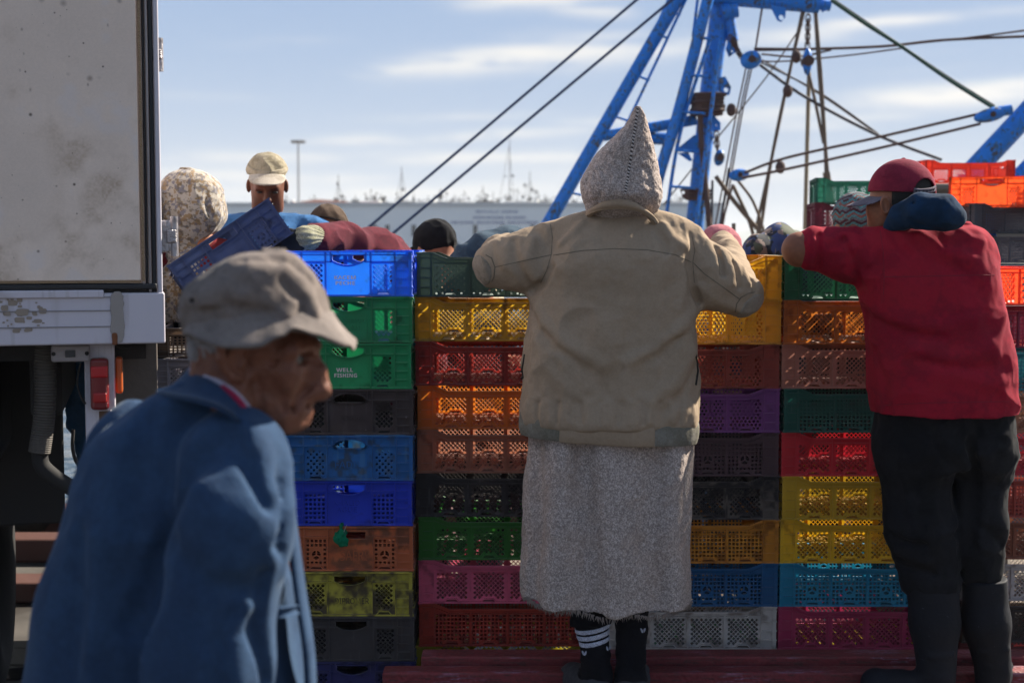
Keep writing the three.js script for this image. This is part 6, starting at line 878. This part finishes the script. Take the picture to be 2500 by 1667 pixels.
{ // woman in a flowered head scarf
  const H = P(452, 500, 5.35), o = worker({ label: 'woman in beige flowered head scarf beside the truck hinges', H, yaw: -1.9, pitch: .1, lean: [-.02, -.05], coat: '#6a1f24', coat2: '#571a1f', seed: 5, skinHex: ['#8f5536', '#7a4428'], armY: -.5 }).o;
  const sc = sub(sub(floft(rows([[414, 440, 486, .05], [424, 418, 506, .085], [450, 396, 532, .118], [490, 385, 545, .13], [530, 382, 548, .13], [562, 394, 532, .112], [592, 402, 508, .095], [630, 392, 520, .118], [670, 372, 556, .15], [720, 350, 580, .16], [780, 340, 590, .165]], 5.35, .12, 2.2)), folds([[Q2(5.24, [[508, 470], [506, 500], [520, 540], [540, 556]]), 0.0204, .010], [Q2(5.24, [[520, 470], [524, 510], [538, 545]]), -0.0204, .010], [Q2(5.24, [[535, 480], [530, 520], [545, 550]]), 0.0170, .008], [Q2(5.24, [[500, 575], [525, 560], [545, 562]]), -0.0238, .010], [Q2(5.24, [[490, 590], [520, 575], [545, 572]]), 0.0204, .009], [Q2(5.24, [[400, 560], [440, 600], [500, 590]]), 0.0170, .014], [Q2(5.24, [[410, 620], [460, 640], [520, 620]]), -0.0204, .016], [Q2(5.22, [[430, 610], [480, 615], [520, 600]]), 0.0204, .010]])), crumple(.012, 12, 5));
  world(o, 'apron', meshSDF(sub(floft(rows([[716, 372, 540, .17], [740, 352, 566, .18], [900, 345, 580, .19], [1050, 340, 585, .18]], 5.4, .18, 2.3)), crumple(.02, 8, 3)), bounds(Q2(5.4, [[330, 705], [600, 1065], [450, 800, 5.18], [450, 800, 5.62]]), .03), .014), cloth('#16181c', '#101216', 779));
  const fl = tex(512, 512, (u, v) => { const a = tfbm(u, v, 34, 771, 3), b = tfbm(u, v, 38, 773, 3), c = tfbm(u, v, 44, 775, 3), n = tfbm(u, v, 5, 777, 4); let q = lum([.66, .62, .57], .92 + .12 * n); q = mixc(q, [.50, .39, .25], .75 * sstep(.52, .60, a)); q = mixc(q, [.38, .37, .41], .7 * sstep(.55, .63, b)); return mixc(q, [.32, .28, .22], .5 * sstep(.60, .67, c)); });
  world(o, 'head_scarf', meshSDF(sc, bounds(Q2(5.35, [[335, 405], [600, 790], [450, 600, 5.16], [450, 600, 5.54]]), .03), .008, { uv: .45 }), new THREE.MeshPhysicalMaterial({ map: fl, roughness: .95, sheen: .3, sheenColor: new THREE.Color('#cccccc'), transmission: .15, thickness: 0 }));
}
{ // man in maroon lifting the navy crate with a gloved hand
  const H = P(862, 672, 5.25), S = P(905, 600, 5.35), E = P(850, 588, 5.22), Wr = P(772, 580, 5.02), G = P(738, 582, 4.93);
  const w = worker({ label: 'man in maroon sweatshirt bending with knitted glove gripping the navy crate', H, yaw: 2.7, pitch: .9, lean: [.09, -.2], coat: '#5a222c', coat2: '#4c1c26', seed: 7, cell: .010, pts: [P(760, 580, 5.0), P(960, 600, 5.4)], extra: [fchain([P(945, 650, 5.42), P(915, 608, 5.35), P(850, 595, 5.22), P(774, 582, 5.03)], [.10, .082, .066, .052], .04), fcap(P(930, 640, 5.4), P(960, 760, 5.6), .11, .15)], armY: -.25 });
  const gl = cloth('#8d8b78', '#78765f', 781, { fine: .2 });
  world(w.o, 'glove', meshSDF(sub(fcap(Wr, P(742, 580, 4.95), .046, .042), (x, y, z) => .0015 * Math.sin(Math.atan2(y - Wr.y, z - Wr.z) * 30)), bounds([Wr, G], .09), .0055, { uv: .2 }), gl); world(w.o, 'glove_cuff', meshSDF(fcap(P(774, 580, 5.03), P(768, 580, 5.02), .047, .047), bounds([Wr], .09), .006), cloth('#8f8a4a', '#7d783c', 783));
  world(w.o, 'gloved_hand', meshSDF(fhand(P(742, 580, 4.95), V3(-.75, -.35, .55).normalize(), V3(-.3, -.1, -.95).normalize(), V3(-.45, .88, .1).normalize(), 1.0, .7), bounds([P(730, 590, 4.92)], .16), .0055), cloth('#24262c', '#1b1d22', 785));
}
{ const H = P(801, 572, 5.95), w = worker({ label: 'stooping worker in brown cap behind the maroon sweatshirt', H, yaw: 2.9, pitch: .8, lean: [0, -.16], coat: '#4a4540', coat2: '#3d3935', seed: 9 }); cap(w.o, H, 2.9, .5, cloth('#5a4b40', '#4a3d33', 791), 'bill'); }
{ const H = P(1062, 608, 5.90), w = worker({ label: 'stooping worker in black cap behind the olive green crate', H, yaw: -2.5, pitch: .35, lean: [.03, -.16], coat: '#b3a78e', coat2: '#9c9079', seed: 11 }); const m = cap(w.o, H, -2.5, .35, cloth('#17171b', '#101013', 793), 'bill', { cut: -.012 }); }
{ const H = P(1160, 665, 5.70), w = worker({ label: 'stooping worker in slate blue jacket behind the hooded figure\'s left elbow', H, yaw: 2.8, pitch: 1, lean: [.10, -.12], coat: '#3b4a57', coat2: '#303d49', seed: 13, pts: [P(1120, 600, 5.60), P(1285, 560, 5.85)], extra: [fchain([P(1120, 640, 5.60), P(1180, 612, 5.65), P(1240, 590, 5.75), P(1275, 600, 5.85)], [.05, .062, .062, .06], .03)] }); }
{ const H = P(1757, 622, 5.90), w = worker({ label: 'stooping worker in pale pink cap behind the amber crate', H, yaw: .4, pitch: .9, lean: [0, -.16], coat: '#8a8276', coat2: '#787065', seed: 15 }); cap(w.o, H, .4, .35, cloth('#a8686d', '#955a60', 795), 'bill'); }
{ const camo = new THREE.MeshPhysicalMaterial({ roughness: .9, map: tex(512, 512, (u, v) => { const a = tfbm(u, v, 9, 801, 3), b = tfbm(u, v, 11, 803, 3), c = tfbm(u, v, 7, 805, 3); let q = [.13, .14, .16]; if (a > .53) q = [.20, .25, .40]; if (b > .57) q = [.50, .42, .38]; if (c > .6) q = [.30, .31, .25]; return q; }) });
  const H = P(1905, 640, 5.80); worker({ label: 'stooping worker in dark patterned jacket behind the amber crate', H, yaw: 2.5, pitch: 1, lean: [-.05, -.12], coat: '#000', coat2: camo, seed: 17, pts: [P(1815, 590, 5.65), P(1955, 570, 5.80)], extra: [fchain([P(1825, 625, 5.65), P(1860, 604, 5.70), P(1900, 590, 5.75), P(1945, 605, 5.80)], [.035, .05, .06, .06], .03)] }); }
{ const H = P(2090, 552, 5.3), knit = new THREE.MeshPhysicalMaterial({ roughness: 1, bumpMap: grainTex, bumpScale: .004, map: tex(256, 256, (u, v) => { const z = (v * 7 + .35 * Math.abs(((u * 6) % 1) - .5) * 2 + .1 * (tnoise(u, v, 40, 811) - .5)) % 1, f = tnoise(u, v, 120, 813); const cs = [[.26, .42, .44], [.24, .09, .13], [.34, .34, .36], [.28, .44, .45], [.46, .28, .26]]; return lum(cs[Math.floor(((z + 1) % 1) * 5)], .8 + .4 * f); }) });
  const w = worker({ label: 'stooping worker in striped knitted cap before the red-sweatered man', H, yaw: .5, pitch: .8, lean: [.02, -.12], coat: '#1d2530', coat2: '#171d26', seed: 19 }); cap(w.o, H, .5, .5, knit, 'beanie'); }
{ // blue cloth hanging beneath the truck box
  const d = 5.0, o = thing('hanging_cloth', 'crumpled blue cloth hanging below the truck behind the tail light', 'cloth', P(190, 1180, d)); const f = sub(floft(rows([[880, 186, 222, .03], [930, 176, 220, .045], [980, 164, 222, .05], [1040, 176, 224, .05], [1110, 190, 226, .045], [1180, 200, 230, .04]], d, .04, 2)), crumple(.03, 12, 3));
  world(o, 'cloth', meshSDF(f, bounds(Q2(d, [[150, 860], [240, 1200]]), .08), .008), cloth('#2b5375', '#22445f', 821)); part(o, 'cord', bar(V3(.01, .1, 0), V3(.01, P(0, 842, d).y - P(0, 1180, d).y + .03, 0), .004), stdM('#333', .9));
}

{ // scrap of green netting caught in the handle of the rust orange crate
  const d = D1 - .012, o = thing('netting_scrap', 'scrap of green netting hanging from the handle of the rust orange crate', 'netting', P(830, 1332, d)); const f = sub(funion([fchain(Q2(d, [[832, 1283], [834, 1300], [828, 1314], [838, 1328]]), [.008, .010, .012, .009], .01), fcap(P(828, 1312, d), P(846, 1318, d - .004), .008, .004)], .01), crumple(.012, 40, 3)); world(o, 'net', meshSDF(f, bounds(Q2(d, [[820, 1278], [852, 1335]]), .02), .0028), cloth('#0f6b4a', '#0b5539', 831)); world(o, 'string', tube(Q2(d - .01, [[846, 1281], [840, 1296], [838, 1312]]), .0009, 14, 5), stdM('#b8b4ae', .8));
}
scene.fog = new THREE.FogExp2(new THREE.Color(.86, .88, .90), .00045);
renderer.render(scene, camera);
